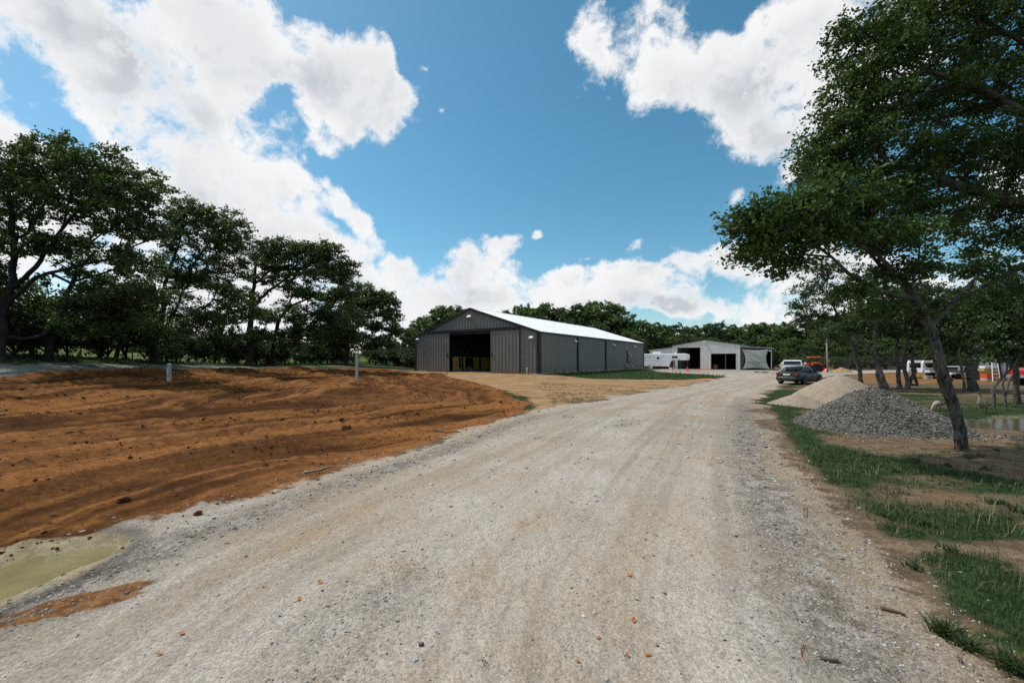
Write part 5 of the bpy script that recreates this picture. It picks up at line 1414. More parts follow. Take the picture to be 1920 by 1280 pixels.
def sedan(loc, rz):
    r = thing('sedan', 'dark grey green sedan parked on the right edge of the gravel road', 'car', loc, rz)
    # x forward from the tail
    st = [(0.0, .62, .46, .66, .86), (.05, .76, .36, .62, .96), (.22, .85, .27, .60, 1.02), (.7, .90, .22, .60, 1.02), (1.3, .915, .2, .60, .99), (2.4, .92, .2, .60, .97), (3.5, .915, .2, .60, .97), (4.0, .90, .22, .58, .92), (4.5, .84, .25, .52, .80), (4.72, .70, .32, .48, .68), (4.8, .55, .38, .46, .58)]
    b = MB(); b.loft([section(x, hw, zb, zm, zt) for x, hw, zb, zm, zt in st]); b.build('body', M['car'], r, True)
    gh = [(.86, .64, .99, .74, .99), (1.55, .60, 1.40, .80, .98), (1.85, .585, 1.45, .83, .97), (2.5, .585, 1.465, .84, .97), (2.85, .59, 1.43, .84, .96), (3.75, .66, .99, .82, .96)]
    def grings(off=0, lower=0):
        out = []
        for x, ht, zt, hb, zb in gh:
            out.append([(x, -hb - off, zb - .05), (x, -(hb * .5 + ht * .5) - off, (zb + zt) / 2 + .04 * (zt - zb)), (x, -ht - off, zt - .03), (x, -ht * .5, zt + off), (x, ht * .5, zt + off), (x, ht + off, zt - .03), (x, (hb * .5 + ht * .5) + off, (zb + zt) / 2 + .04 * (zt - zb)), (x, hb + off, zb - .05)])
        return out
    b = MB(); b.loft(grings()); b.build('windows', M['glass'], r, True)
    # roof skin and pillars in body colour
    b = MB(); g = gh[1:5]
    b.loft([[(x, -ht - .015, zt - .05), (x, -ht * .8, zt + .0), (x, 0, zt + .035), (x, ht * .8, zt + .0), (x, ht + .015, zt - .05)] for x, ht, zt, hb, zb in g]); b.build('roof', M['car'], r, True)
    for s in (-1, 1):
        b = MB()
        b.tube([(.84, s * .75, .99), (1.2, s * .70, 1.23), (1.58, s * .625, 1.41)], [.06, .05, .04], 6)
        b.tube([(2.3, s * .87, .96), (2.28, s * .60, 1.45)], .035, 6); b.tube([(3.72, s * .82, .98), (3.3, s * .74, 1.22), (2.86, s * .61, 1.43)], [.04, .035, .03], 6)
        b.build('pillars', M['car'], r, True)
        b = MB(); b.add([(-.005, s * .60, .72), (.02, s * .75, .72), (.24, s * .868, .80), (.24, s * .84, .93), (.03, s * .74, .93), (.0, s * .58, .90), ], [(0, 1, 4, 5), (1, 2, 3, 4)]); 
        o = b.build('tail_light', M['tail'], r); m = o.modifiers.new('s', 'SOLIDIFY'); m.thickness = .05; m.offset = 0
        b = MB(); b.box(3.35, 3.5, s * .93 - .09, s * .93 + .09, .98, 1.1); b.build('wing_mirror', M['car'], r, False, .03)
        b = MB(); b.add([(4.5, s * .72, .62), (4.73, s * .60, .6), (4.7, s * .62, .72), (4.42, s * .80, .78)], [(0, 1, 2, 3)]); o = b.build('headlight', M['glass'], r); m = o.modifiers.new('s', 'SOLIDIFY'); m.thickness = .06; m.offset = 0
        for x in (.98, 3.82):
            b = MB(); b.cyl((x, s * .905 - .03, .37), .385, .045, 24, 'y'); b.build('wheel_arch', M['steel_dark'], r)
            wheel(r, x, s * .82, .325, .22, s)
        for x in (1.62, 2.72):
            b = MB(); b.box(x, x + .2, s * .925 - .015, s * .925 + .015, .86, .89); b.build('door_handle', M['car'], r)
        for x in (2.32, 1.3, 3.35):
            b = MB(); b.box(x - .006, x + .006, s * .918 - .008, s * .918 + .008, .32, .93); b.build('door_seam', M['steel_dark'], r)
    b = MB(); b.box(-.035, .0, -.24, .24, .73, .87); b.build('licence_plate', M['plate'], r)
    b = MB(); b.loft([section(x, hw, zb, zm, zt, .01) for x, hw, zb, zm, zt in [(-.05, .60, .34, .45, .56), (.0, .80, .30, .45, .60), (.2, .885, .28, .45, .60)]]); b.build('bumper', M['car'], r, True)
    b = MB(); b.box(-.01, .01, -.5, .5, .94, .97); b.build('trunk_seam', M['steel_dark'], r)
    b = MB(); b.tube([(-.05, .5, .27), (.3, .5, .27)], .04, 8); b.build('exhaust_pipe', M['galv'], r)
    return r
hd = R(90 - 57)
cx, cy = X(1475, 30.2), 30.2
def tilt(o, L):
    """set a vehicle down on sloping ground"""
    c, s = math.cos(o.rotation_euler.z), math.sin(o.rotation_euler.z)
    x, y = o.location.x, o.location.y
    z0, z1 = H(x + c * .9, y + s * .9), H(x + c * (L - .9), y + s * (L - .9))
    o.location.z = z0 - (z1 - z0) * .9 / (L - 1.8)
    o.rotation_euler.y = -math.atan2(z1 - z0, L - 1.8)
car = sedan((cx, cy, H(cx, cy)), hd); car.scale = (.94, .94, .94); tilt(car, 4.8)
# bag on the boot lid
b = MB(); b.box(-.16, .16, -.42, .32, 0, .24); 
o = b.build('black_bag', M['cloth_dark'], None, False, .06); o.location = (cx + .42 * math.cos(hd) + .12, cy + .42 * math.sin(hd), car.location.z + .97); o.rotation_euler = (0, 0, hd); tag(o, 'black bag lying on the boot lid of the dark sedan', 'bag')

def pickup(label, loc, rz, paint, name='pickup_truck'):
    r = thing(name, label, 'pickup truck', loc, rz)
    b = MB(); b.prism([(0, .62), (5.6, .62), (5.75, .75), (5.75, 1.12), (5.55, 1.22), (4.25, 1.32), (0, 1.30)], -.97, .97); b.build('body', paint, r, False, .06)
    b = MB(); b.box(.1, 2.0, -.82, .82, 1.301, 1.32); b.build('bed_liner', M['steel_dark'], r)
    for s in (-1, 1):
        b = MB(); b.box(.0, 2.05, s * .9 - .06, s * .9 + .06, 1.3, 1.42); b.build('bed_rail', paint, r)
        b = MB(); b.box(-.02, .06, s * .88 - .08, s * .88 + .08, .85, 1.25); b.build('tail_light', M['amber'] if s > 0 else M['tail'], r)
        for x in (1.1, 4.75):
            b = MB(); b.cyl((x, s * .95 - .03, .45), .46, .05, 22, 'y'); b.build('wheel_arch', M['steel_dark'], r)
            wheel(r, x, s * .86, .39, .26, s)
        b = MB(); b.box(3.95, 4.1, s * 1.05 - .1, s * 1.05 + .1, 1.35, 1.6); b.build('wing_mirror', paint, r, False, .03)
        b = MB(); b.add([(2.3, s * .90, 1.36), (4.05, s * .90, 1.36), (3.5, s * .80, 1.74), (2.35, s * .80, 1.76)], [(0, 1, 2, 3)]); o = b.build('side_window', M['glass'], r); m = o.modifiers.new('s', 'SOLIDIFY'); m.thickness = .03; m.offset = 0
    b = MB(); b.loft([[(2.05, -.93, 1.28), (2.05, .93, 1.28), (4.35, .93, 1.28), (4.35, -.93, 1.28)], [(2.15, -.80, 1.78), (2.15, .80, 1.78), (3.55, .80, 1.78), (3.55, -.80, 1.78)], [(2.3, -.72, 1.86), (2.3, .72, 1.86), (3.4, .72, 1.86), (3.4, -.72, 1.86)]]); b.build('cab', paint, r, False, .04)
    b = MB(); b.add([(2.055, -.76, 1.40), (2.055, .76, 1.40), (2.115, .70, 1.74), (2.115, -.70, 1.74)], [(0, 1, 2, 3)]); o = b.build('rear_window', M['glass'], r); m = o.modifiers.new('s', 'SOLIDIFY'); m.thickness = .04; m.offset = 0
    b = MB(); b.add([(4.30, -.80, 1.36), (4.30, .80, 1.36), (3.62, .72, 1.76), (3.62, -.72, 1.76)], [(0, 1, 2, 3)]); o = b.build('windscreen', M['glass'], r); m = o.modifiers.new('s', 'SOLIDIFY'); m.thickness = .04; m.offset = 0
    b = MB(); b.box(-.12, -.01, -.9, .9, .55, .72); b.box(5.76, 5.86, -.93, .93, .55, .75); b.build('bumper', M['galv'], r, False, .02)
    b = MB(); b.box(-.03, -.005, -.75, .75, .76, 1.26); b.build('tailgate', paint, r, False, .01)
    b = MB(); b.box(-.145, -.122, -.16, .16, .58, .7); b.build('licence_plate', M['plate'], r)
    return r
x, y = X(1482, 41), 41
pk = pickup('white pickup truck parked just beyond the dark sedan, seen from behind', (x, y, H(x, y)), R(90 - 39), M['white_paint']); tilt(pk, 5.7)
x, y = 42.2, 27.6
pk = pickup('bright red pickup truck at the right edge behind the dark trunk', (x, y, H(x, y)), R(168), M['red_paint']); tilt(pk, 5.7)

# red tractor, facing left
x, y = X(1520, 64), 64
t = thing('tractor', 'orange red tractor with canopy parked before the dark woods', 'tractor', (x, y, H(x, y)), R(162))
b = MB(); b.prism([(.25, .75), (1.75, .7), (1.85, .8), (1.8, 1.2), (1.5, 1.34), (.35, 1.38)], -.33, .33); b.build('bonnet', M['orange'], t, False, .05)
b = MB(); b.box(1.86, 1.88, -.24, .24, .8, 1.16); b.build('front_grille', M['steel_dark'], t)
b = MB(); b.box(-1.0, 1.4, -.2, .2, .42, .72); b.build('chassis', M['steel_dark'], t)
for s in (-1, 1):
    for (x_, rr, w, d_) in ((-.65, .66, .38, .72), (1.3, .40, .26, .60)):
        o = wheel(t, x_, s * d_, rr, w, s, M['orange'])
    b = MB(); b.tube([(-1.2, s * .72, 1.1), (-1.0, s * .72, 1.36), (-.5, s * .72, 1.46), (0, s * .72, 1.3), (.12, s * .72, 1.0)], .11, 6); b.build('fender', M['orange'], t)
b = MB(); b.box(-.85, -.35, -.26, .26, 1.0, 1.14); b.box(-.95, -.82, -.26, .26, 1.1, 1.55); b.build('seat', M['steel_dark'], t, False, .04)
b = MB(); b.tube([(.2, 0, 1.3), (-.05, 0, 1.5)], .03, 6); b.tube([(-.05 + .05 * math.cos(0) * 0, .19 * math.cos(a), 1.5 + .12 * math.sin(a)) for a in [i * math.pi / 6 for i in range(13)]], .02, 5); b.build('steering_wheel', M['steel_dark'], t)
b = MB()
for s in (-1, 1):
    b.tube([(-.98, s * .5, .9), (-1.0, s * .5, 2.3)], .035, 6)
b.tube([(-1.0, -.5, 1.75), (-1.0, .5, 1.75)], .03, 6)
b.build('roll_bar', M['steel_dark'], t)
b = MB(); b.loft([[(-1.25, -.66, 2.3), (.45, -.66, 2.26), (.45, .66, 2.26), (-1.25, .66, 2.3)], [(-1.15, -.58, 2.4), (.38, -.58, 2.36), (.38, .58, 2.36), (-1.15, .58, 2.4)]]); b.build('canopy', M['orange'], t, False, .03)
b = MB(); b.tube([(.9, .3, 1.3), (.9, .3, 1.85)], .035, 6); b.build('exhaust_pipe', M['steel_dark'], t)
b = MB(); b.tube([(.6, .4, 1.25), (1.5, .42, 1.2), (2.3, .42, .5)], .06, 6); b.tube([(.6, -.4, 1.25), (1.5, -.42, 1.2), (2.3, -.42, .5)], .06, 6); b.prism([(2.2, .1), (2.75, .05), (2.3, .62)], -.75, .75); b.build('loader', M['orange'], t)
x, y = X(1541, 63), 63
t2 = thing('box_blade', 'low red implement standing on the ground behind the tractor', 'implement', (x, y, H(x, y)), R(20))
b = MB(); b.prism([(-.3, 0), (.3, 0), (.35, .5), (.1, .55)], -.75, .75); b.build('blade', M['redrim'], t2)
b = MB(); b.tube([(0, -.35, .5), (-.15, 0, .98), (0, .35, .5)], .05, 6); b.tube([(-.15, 0, .95), (.3, 0, .5)], .04, 6); b.build('hitch_frame', M['redrim'], t2)

# utility pole
x, y = X(1552, 65), 65
t = thing('utility_pole', 'weathered wooden pole right of the red tractor', 'pole', (x, y, H(x, y)))
b = MB(); b.tube([(0, 0, -.3), (-.1, 0, 3), (-.3, 0, 7.2)], [.15, .14, .11], 10); b.build('pole_shaft', M['pole'], t, True)
b = MB(); b.box(.12, .28, -.1, .1, 1.6, 1.95); b.build('meter_box', M['galv'], t)
# straw pile
g = random.Random(3)
def heap_mesh(name, rad, hgt, prof, matl, seed, rx=1.0, ry=1.0, rough=.06, rings=36, segs=84, skew=(0, 0), zfun=None):
    V = []; F = []
    xs = []; ys = []; zs = []
    for j in range(rings + 1):
        t = j / rings
        for i in range(segs):
            a = 2 * math.pi * i / segs
            xs.append(t * rad * rx * math.cos(a)); ys.append(t * rad * ry * math.sin(a)); zs.append(hgt * prof(t))
    xs = np.array(xs); ys = np.array(ys); zs = np.array(zs)
    lob = 1 + .22 * (fbm(xs / rad * 1.0 + 9, ys / rad * 1.0, 1.1, 3, seed) - .5) * 2
    xs2 = xs * lob + skew[0] * zs; ys2 = ys * lob + skew[1] * zs
    zs = zs + (fbm(xs, ys, 2.2 / rad, 4, seed + 5) - .5) * rough * hgt * 3 * (zs / hgt) ** .5 + (fbm(xs, ys, 14 / rad, 3, seed + 7) - .5) * rough * hgt
    if zfun is not None: zs = zs + zfun(xs2, ys2) 
    V = np.column_stack([xs2, ys2, zs])
    i = np.arange(rings)[:, None] * segs + np.arange(segs)[None]
    i2 = np.arange(rings)[:, None] * segs + (np.arange(segs)[None] + 1) % segs
    F = np.stack([i, i + segs, i2 + segs, i2], -1).reshape(-1, 4)
    return fast_mesh(name, V, F, matl, True), V
x, y = X(1577, 62), 62
me, V = heap_mesh('straw_pile', 1.5, .75, lambda t: (1 - t) ** .6 * (1 - .15 * t) - .05 * t, M['straw'], 31, 1, .7, .12)
o = obj('straw_pile', me); o.location = (x, y, H(x, y) - .02); tag(o, 'small straw coloured pile near the utility pole', 'pile')

# chain link fence at the back right
fx0, fx1, fy = X(1557, 70), X(1730, 70), 70.0
t = thing('chain_link_fence', 'dark chain link fence in front of the woods on the right', 'fence', (fx0, fy, H(fx0, fy)))
n = 7; Lf = fx1 - fx0
for i in range(n + 1):
    b = MB(); b.tube([(i * Lf / n, 0, -.2), (i * Lf / n, 0, 2.45)], .035, 6); b.build('post', M['steel_dark'], t)
b = MB(); b.tube([(0, 0, 2.4), (Lf, 0, 2.4)], .028, 5); b.build('top_rail', M['steel_dark'], t)
b = MB(); b.tube([(0, 0, 1.2), (Lf, 0, 1.2)], .02, 4); b.build('middle_rail', M['steel_dark'], t)
V = []; F = []
k = 0
for s in (-1, 1):
    q = -2.4
    while q < Lf + 2.4:
        xa, za, xb, zb = (q, 0.05, q + 2.35, 2.4) if s > 0 else (q + 2.35, .05, q, 2.4)
        if min(xa, xb) >= 0 and max(xa, xb) <= Lf:
            V += [(xa - .012, .003 * s, za), (xa + .012, .003 * s, za), (xb + .012, .003 * s, zb), (xb - .012, .003 * s, zb)]; F.append((k, k + 1, k + 2, k + 3)); k += 4
        q += .16
me = fast_mesh('wire_mesh', V, F, M['steel_dark']); o = obj('wire_mesh', me, t); o['kind'] = 'stuff'

# white flatbed gooseneck trailer
x, y = X(1716, 41), 41
t = thing('flatbed_trailer', 'white gooseneck flatbed trailer parked behind the slim trunks', 'trailer', (x, y, H(x, y)), R(22))
b = MB(); b.box(0, 7.6, -1.1, -1.0, .62, .86); b.box(0, 7.6, 1.0, 1.1, .62, .86); b.box(0, .12, -1.0, 1.0, .62, .86); b.build('deck_frame', M['white_paint'], t)
for i in range(9):
    b = MB(); b.box(.13, 7.6, -.99 + i * .22, -.99 + i * .22 + .21, .80, .85); b.build('deck_plank', M['steel_dark'], t)
for v in (-.55, .55):
    b = MB(); b.prism([(-.15, .62), (.05, .62), (.12, 1.35), (.30, 1.58), (2.2, 1.62), (2.45, 1.62), (2.55, 1.45), (3.3, .87), (3.55, .62), (3.8, .62), (2.72, 1.72), (2.5, 1.86), (.2, 1.84), (-.05, 1.62)], v - .07, v + .07); b.build('neck_beam', M['white_paint'], t)
b = MB(); b.box(.05, .2, -.5, .5, 1.62, 1.76); b.box(2.4, 2.6, -.5, .5, 1.6, 1.76); b.box(.3, 2.6, -.6, .6, .86, 1.05); b.build('cross_member', M['white_paint'], t)
b = MB(); b.box(1.5, 1.95, -.7, -.62, .9, 1.12); b.box(2.05, 2.4, -.7, -.62, .9, 1.12); b.build('tool_box', M['lumber'], t)
for u in (5.1, 5.9):
    for v in (-1.0, 1.0):
        wheel(t, u, v, .38, .25, 1)
b = MB(); b.box(4.6, 6.4, -1.25, -1.1, .78, .84); b.box(4.6, 6.4, 1.1, 1.25, .78, .84); b.build('fender', M['steel_dark'], t)
b = MB(); b.tube([(2.95, -.3, 1.2), (2.95, -.3, .1)], .06, 6); b.box(2.8, 3.1, -.45, -.15, .02, .1); b.build('landing_jack', M['steel_dark'], t)
b = MB(); b.box(-.3, .3, -.22, .22, 0, .32); o = b.build('concrete_block', M['concrete'], None, False, .02); xx, yy = X(1740, 39.5), 39.5; o.location = (xx, yy, H(xx, yy)); tag(o, 'pale block lying on the dirt before the flatbed trailer', 'block')
# white utility cart with black bin
x, y = X(1793, 40.0), 40.0
t = thing('utility_trailer', 'low white utility trailer with black bin right of the leaning elm', 'trailer', (x, y, H(x, y)), R(4))
b = MB(); b.box(-1.4, 2.2, -.75, .75, .45, .62); b.build('deck', M['white_paint'], t, False, .02)
b = MB(); b.prism([(-.55, .62), (1.05, .62), (1.0, 1.15), (-.3, 1.2), (-.5, 1.05)], -.65, .65); b.build('bin', M['steel_dark'], t, False, .03)
b = MB(); b.box(-.62, -.05, -.7, -.66, .8, 1.22); b.box(-.65, 1.1, -.72, .72, 1.2, 1.26); b.build('lid', M['white_paint'], t, False, .02)
for u in (-.8, 1.5):
    for v in (-.75, .75): wheel(t, u, v, .3, .2, 1)
b = MB(); b.tube([(2.2, -.3, .5), (3.2, 0, .48), (2.2, .3, .5)], .04, 6); b.build('drawbar', M['white_paint'], t)

# blue grey building under construction at right
bx, by = X(1832, 36.5), 36.5
t = thing('metal_shed', 'blue grey metal shed half hidden by trees at the right edge', 'shed', (bx, by, H(bx, by)), R(-50))
for i in range(9):
    b = MB(); u0 = i * .95
    zb = 0.05
    if i in (2,): zb = 2.2
    b.box(u0 + .004, u0 + .946, 0, .05, zb, 3.3); 
    for k in (.1, .41, .72): rib(b, u0 + k, zb, 3.28, 0, .035, .03)
    b.build('wall_panel', M['bluegrey'], t)
b = MB(); b.box(0, .05, .06, 8, .05, 3.3); b.build('wall', M['bluegrey'], t)
b = MB(); b.add([(-.3, -.4, 3.3), (9, -.4, 3.3), (9, 8.4, 4.6), (-.3, 8.4, 4.6), (-.3, -.4, 3.4), (9, -.4, 3.4), (9, 8.4, 4.7), (-.3, 8.4, 4.7)], [(0, 3, 2, 1), (4, 5, 6, 7), (0, 1, 5, 4), (1, 2, 6, 5), (2, 3, 7, 6), (3, 0, 4, 7)]); b.build('roof', M['shedroof'], t)
b = MB(); b.box(-.5, -.02, .1, .2, .05, 2.6); b.build('door', M['steel_dark'], t)
b = MB(); b.box(-.06, .12, -.04, -.005, .05, 3.28); b.build('corner_trim', M['steel_dark'], t)
# ladder
lx, ly = X(1866, 35.0), 35.0
t = thing('step_ladder', 'white ladder standing against the blue grey shed', 'ladder', (lx, ly, H(lx, ly)), R(-5))
for s in (0, 1):
    b = MB(); b.tube([(-.55 + s * .62, -.35, 0), (.25 + s * .30, .55, 2.75)], .035, 5); b.build('rail', M['alu'], t)
for i in range(1, 9):
    f = i / 9
    b = MB(); b.tube([(-.55 + .8 * f, -.35 + .9 * f, 2.75 * f), (.07 + .48 * f, -.35 + .9 * f, 2.75 * f)], .025, 5); b.build('rung', M['alu'], t)
# scaffold rails behind
b = MB()
for u in (0, 1.3, 2.6): b.tube([(u, 0, 0), (u, 0, 2.6)], .03, 5)
for z in (1.9, 2.5): b.tube([(0, 0, z), (2.6, 0, z)], .025, 5)
o = b.build('scaffold_rail', M['orange']); o.location = (X(1864, 36.2), 36.2, H(X(1864, 36.2), 36.2)); tag(o, 'thin orange scaffold rails against the blue grey shed', 'scaffold')
# lumber stack
x, y = X(1868, 35.7), 35.7
g = random.Random(8)
for k, (z, mt, lab, cat) in enumerate(((.0, M['concrete'], 'grey bottom timber of the stack behind the ladder', 'timber'), (.26, M['orange'], 'orange bundle in the stack behind the ladder', 'bundle'), (.60, M['lumber'], 'lower yellow timber of the stack behind the ladder', 'timber'), (.86, M['lumber'], 'upper yellow timber of the stack behind the ladder', 'timber'), (1.1, M['pvc'], 'pale board topmost on the stack behind the ladder', 'board'))):
    b = MB(); w = g.uniform(1.15, 1.35); b.box(-w, w, -.25, .25, 0, .22 if k != 1 else .32); o = b.build('timber' if k != 1 else 'orange_bundle', mt, None, False, .015); o.location = (x, y, H(x, y) + z); o.rotation_euler = (0, 0, R(g.uniform(-2, 2))); tag(o, lab, cat, None)
# ------------------------------------------------------------------ heaps
tx_, ty_ = 12.75, 15.5
def tanprof(t): return max(0, (1 - t)) ** .92 * (1 - .06 * math.exp(-(t / .12) ** 2)) - .04 * t
me, V = heap_mesh('tan_gravel_heap', 2.45, 1.44, tanprof, M['sandpile'], 41, 1.0, .8, .025, 44, 110)
o = obj('gravel_heap', me); o.location = (tx_, ty_, H(tx_, ty_) - .03); tag(o, 'smooth tan heap of fine gravel, the farther and paler of two', 'gravel heap', 'heaps by the road')
me, V = heap_mesh('tan_gravel_spill', 1.5, .62, tanprof, M['sandpile'], 43, 1.1, .8, .03, 26, 60)
o2 = obj('spill', me, o); o2.location = (-2.05, -.55, .02); o2.name = 'gravel_spill'
gx, gy = 8.72, 9.5
def greyprof(t): return max(0, 1 - t) ** 1.02 * (1 - .10 * math.exp(-(t / .2) ** 2)) + .045 * math.exp(-((t - .9) / .2) ** 2) * (1 - t) * 2
M['greypile'] = mat('crushed_stone', (.125, .115, .10), .95, 0, .15, .35, 7, .9, 40)
me, V = heap_mesh('grey_stone_heap', 2.15, 1.05, greyprof, M['greypile'], 47, .82, .70, .06, 48, 120, (-.12, .05))
o = obj('stone_heap', me); gz = H(gx, gy) - .03; o.location = (gx, gy, gz); tag(o, 'rough heap of grey crushed stone by the leaning elm', 'stone heap', 'heaps by the road')
gr = np.random.default_rng(12)
idx = gr.integers(120, len(V), 30000)
P0 = V[idx] + gr.normal(0, .02, (len(idx), 3)) * np.array([1, 1, .5])
apron = np.column_stack([gr.normal(.15, .95, 1500), gr.normal(-1.1, .3, 1500), np.zeros(1500)])
apron[:, 2] = height(apron[:, 0] + gx, apron[:, 1] + gy) - gz + .005
P0 = np.vstack([P0, apron])
sel = (fbm(P0[:, 0] * 1.3, P0[:, 1] * 1.3, 1.2, 3, 48) + .25 * (1 - np.clip(P0[:, 2] / 1.0, 0, 1)) + gr.normal(0, .08, len(P0))) > .43
P0 = P0[sel]
S = (.008 + .019 * gr.random(len(P0)) ** 2.5)
o2 = lumps('crushed_stone', P0, S, M['stone_grey'], np.clip(gr.normal(.37, .30, len(P0)), 0, 1), 13, .75); o2.parent = o; o2['kind'] = 'stuff'

# ------------------------------------------------------------------ grey posts in the dirt
def service_post(label, x, y, h, box, lean=0):
    t = thing('service_post', label, 'post', (x, y, H(x, y)), R(lean), 'grey posts in the dirt field')
    b = MB(); b.box(-.075, .075, -.06, .06, -.1, h); b.build('post_shaft', M['galv'], t, False, .02)
    b = MB(); b.lathe([(.10, h - .04), (.10, h + .03), (.06, h + .08), (.001, h + .09)], 14); b.build('cap', M['galv'], t, True)
    b = MB(); b.box(-.10, -.075, -.04, .04, .0, h - .1); b.build('conduit', M['pvc'], t)
    if box:
        b = MB(); b.box(.05, .17, -.12, -.06, h - .42, h - .08); b.build('outlet_box', M['greybox'], t, False, .01)
        b = MB(); b.tube([(.1, -.07, h - .40), (.06, -.09, h - .5), (-.02, -.09, h - .6)], .014, 5); b.build('cable', M['steel_dark'], t)
    else:
        b = MB(); b.tube([(.08, -.05, h - .05), (.16, -.05, h - .25), (.14, -.05, h - .55), (.25, -.03, h - .62)], .014, 5); b.build('cable', M['steel_dark'], t)
x, y = X(317.5, 20.6), 20.6
service_post('grey service post with outlet box in the dirt at left, the nearer one', x, y, Z(684, y) - H(x, y), True)
x, y = X(669.5, 28.5), 28.5
service_post('thin grey service post farther off in the dirt, near the barn', x, y, Z(662, y) - H(x, y), False)
x, y = X(838, 40.3), 40.3
t = thing('steel_stake', 'thin dark steel stake in front of the left sliding barn door', 'stake', (x, y, H(x, y)))
b = MB(); b.box(-.025, .025, -.01, .01, -.2, 1.15); b.box(-.008, .008, .01, .05, -.2, 1.15); b.build('stake_shaft', M['steel_dark'], t)
x, y = barn_xy(17.2, -.55)
t = thing('standpipe', 'short white standpipe by the near corner of the dark barn', 'standpipe', (x, y, H(x, y)))
b = MB(); b.tube([(0, 0, -.1), (0, 0, .72)], .035, 8); b.build('pipe', M['pvc'], t, True)
b = MB(); b.tube([(0, 0, .7), (0, 0, .8)], .05, 8); b.tube([(0, 0, .74), (-.12, -.02, .74), (-.14, -.02, .66)], .025, 6); b.build('tap', M['rust'], t)

# left fence
t = thing('wire_fence', 'thin wire fence with steel posts below the oaks on the left', 'fence', (0, 0, 0))
ys = list(np.arange(14, 92, 3.1))
pts = []
for i, yy in enumerate(ys):
    xx = -30.9 + .25 * math.sin(i * 1.7)
    zz = H(xx, yy); pts.append((xx, yy, zz))
    b = MB(); b.box(xx - .03, xx + .03, yy - .03, yy + .03, zz - .2, zz + 1.45); b.build('post', M['steel_dark'], t)
for hgt in (.35, .7, 1.05, 1.35):
    b = MB(); b.tube([(p[0] + .035, p[1], p[2] + hgt) for p in pts], .012, 4); b.build('wire', M['steel_dark'], t)

# ------------------------------------------------------------------ geese
def goose(label, loc, rz, pose):
    t = thing('goose', label, 'goose', loc, rz, 'geese by the pond')
    if pose == 'up':
        sp = [(-.30, 0, .30, .015), (-.22, 0, .31, .06), (-.10, 0, .32, .115), (.04, 0, .33, .135), (.15, 0, .36, .115), (.21, 0, .42, .07), (.235, 0, .50, .045), (.245, 0, .60, .036), (.255, 0, .68, .038), (.285, 0, .715, .042), (.32, 0, .715, .034), (.345, 0, .71, .018)]
        beak = [(.335, 0, .71, .02), (.40, 0, .70, .010)]
    else:
        sp = [(-.32, 0, .42, .012), (-.24, 0, .38, .055), (-.10, 0, .34, .11), (.05, 0, .33, .13), (.17, 0, .31, .10), (.25, 0, .26, .06), (.31, 0, .19, .042), (.35, 0, .12, .036), (.375, 0, .085, .038), (.395, 0, .06, .028)]
        beak = [(.39, 0, .065, .019), (.43, 0, .02, .010)]
    b = MB(); b.tube([p[:3] for p in sp], [p[3] for p in sp], 12)
    me = b.mesh('goose_body', [M['goose_pale'], M['goose_brown']], True)
    for p in me.polygons:
        c = p.center
        back = c.z > .36 and c.x < .1 if pose == 'up' else c.z > .35 and c.x < .1
        p.material_index = 1 if back or (c.z > .70 and pose == 'up') else 0
    obj('body', me, t)
    b = MB(); b.tube([p[:3] for p in beak], [p[3] for p in beak], 8); b.build('beak', M['beak'], t, True)
    for s in (-1, 1):
        b = MB(); b.loft([[( .10, s * .11, .36), (.10, s * .13, .30), (.06, s * .10, .26)], [(-.08, s * .12, .40), (-.08, s * .145, .32), (-.08, s * .11, .27)], [(-.32, s * .05, .38), (-.32, s * .055, .35), (-.32, s * .04, .33)]]); b.build('wing', M['goose_brown'], t, True)
        b = MB(); b.tube([(.02, s * .06, .24), (.01, s * .06, .12), (.03, s * .06, .01)], .014, 6); b.add([(.01, s * .06 - .015, .008), (.12, s * .06 - .05, .004), (.13, s * .06, .008), (.12, s * .06 + .05, .004), (.01, s * .06 + .015, .008)], [(0, 1, 2, 3, 4)]); b.build('leg', M['beak'], t)
        b = MB()
        hp = sp[-3]
        b.lathe([(.001, -.007), (.006, 0), (.001, .007)], 6, (hp[0] + .012, s * hp[3] * .9, hp[2] + .012)); b.build('eye', M['steel_dark'], t)
    return t
M['goose_pale'] = mat('pale_feathers', (.34, .29, .23), .9, 0, .2, .12, 14)
M['goose_brown'] = mat('brown_feathers', (.10, .08, .06), .9, 0, .2, .3, 18)
M['beak'] = mat('dark_beak', (.09, .05, .02), .6)
x, y = X(1845, 13.6), 13.6
goose('goose standing upright at the pond edge, head raised', (x, y, H(x, y)), R(198), 'up')
x, y = X(1760, 14.2), 14.2
goose('goose grazing with lowered head left of the leaning elm trunk', (x, y, H(x, y)), R(188), 'down').scale = (.82, .82, .82)

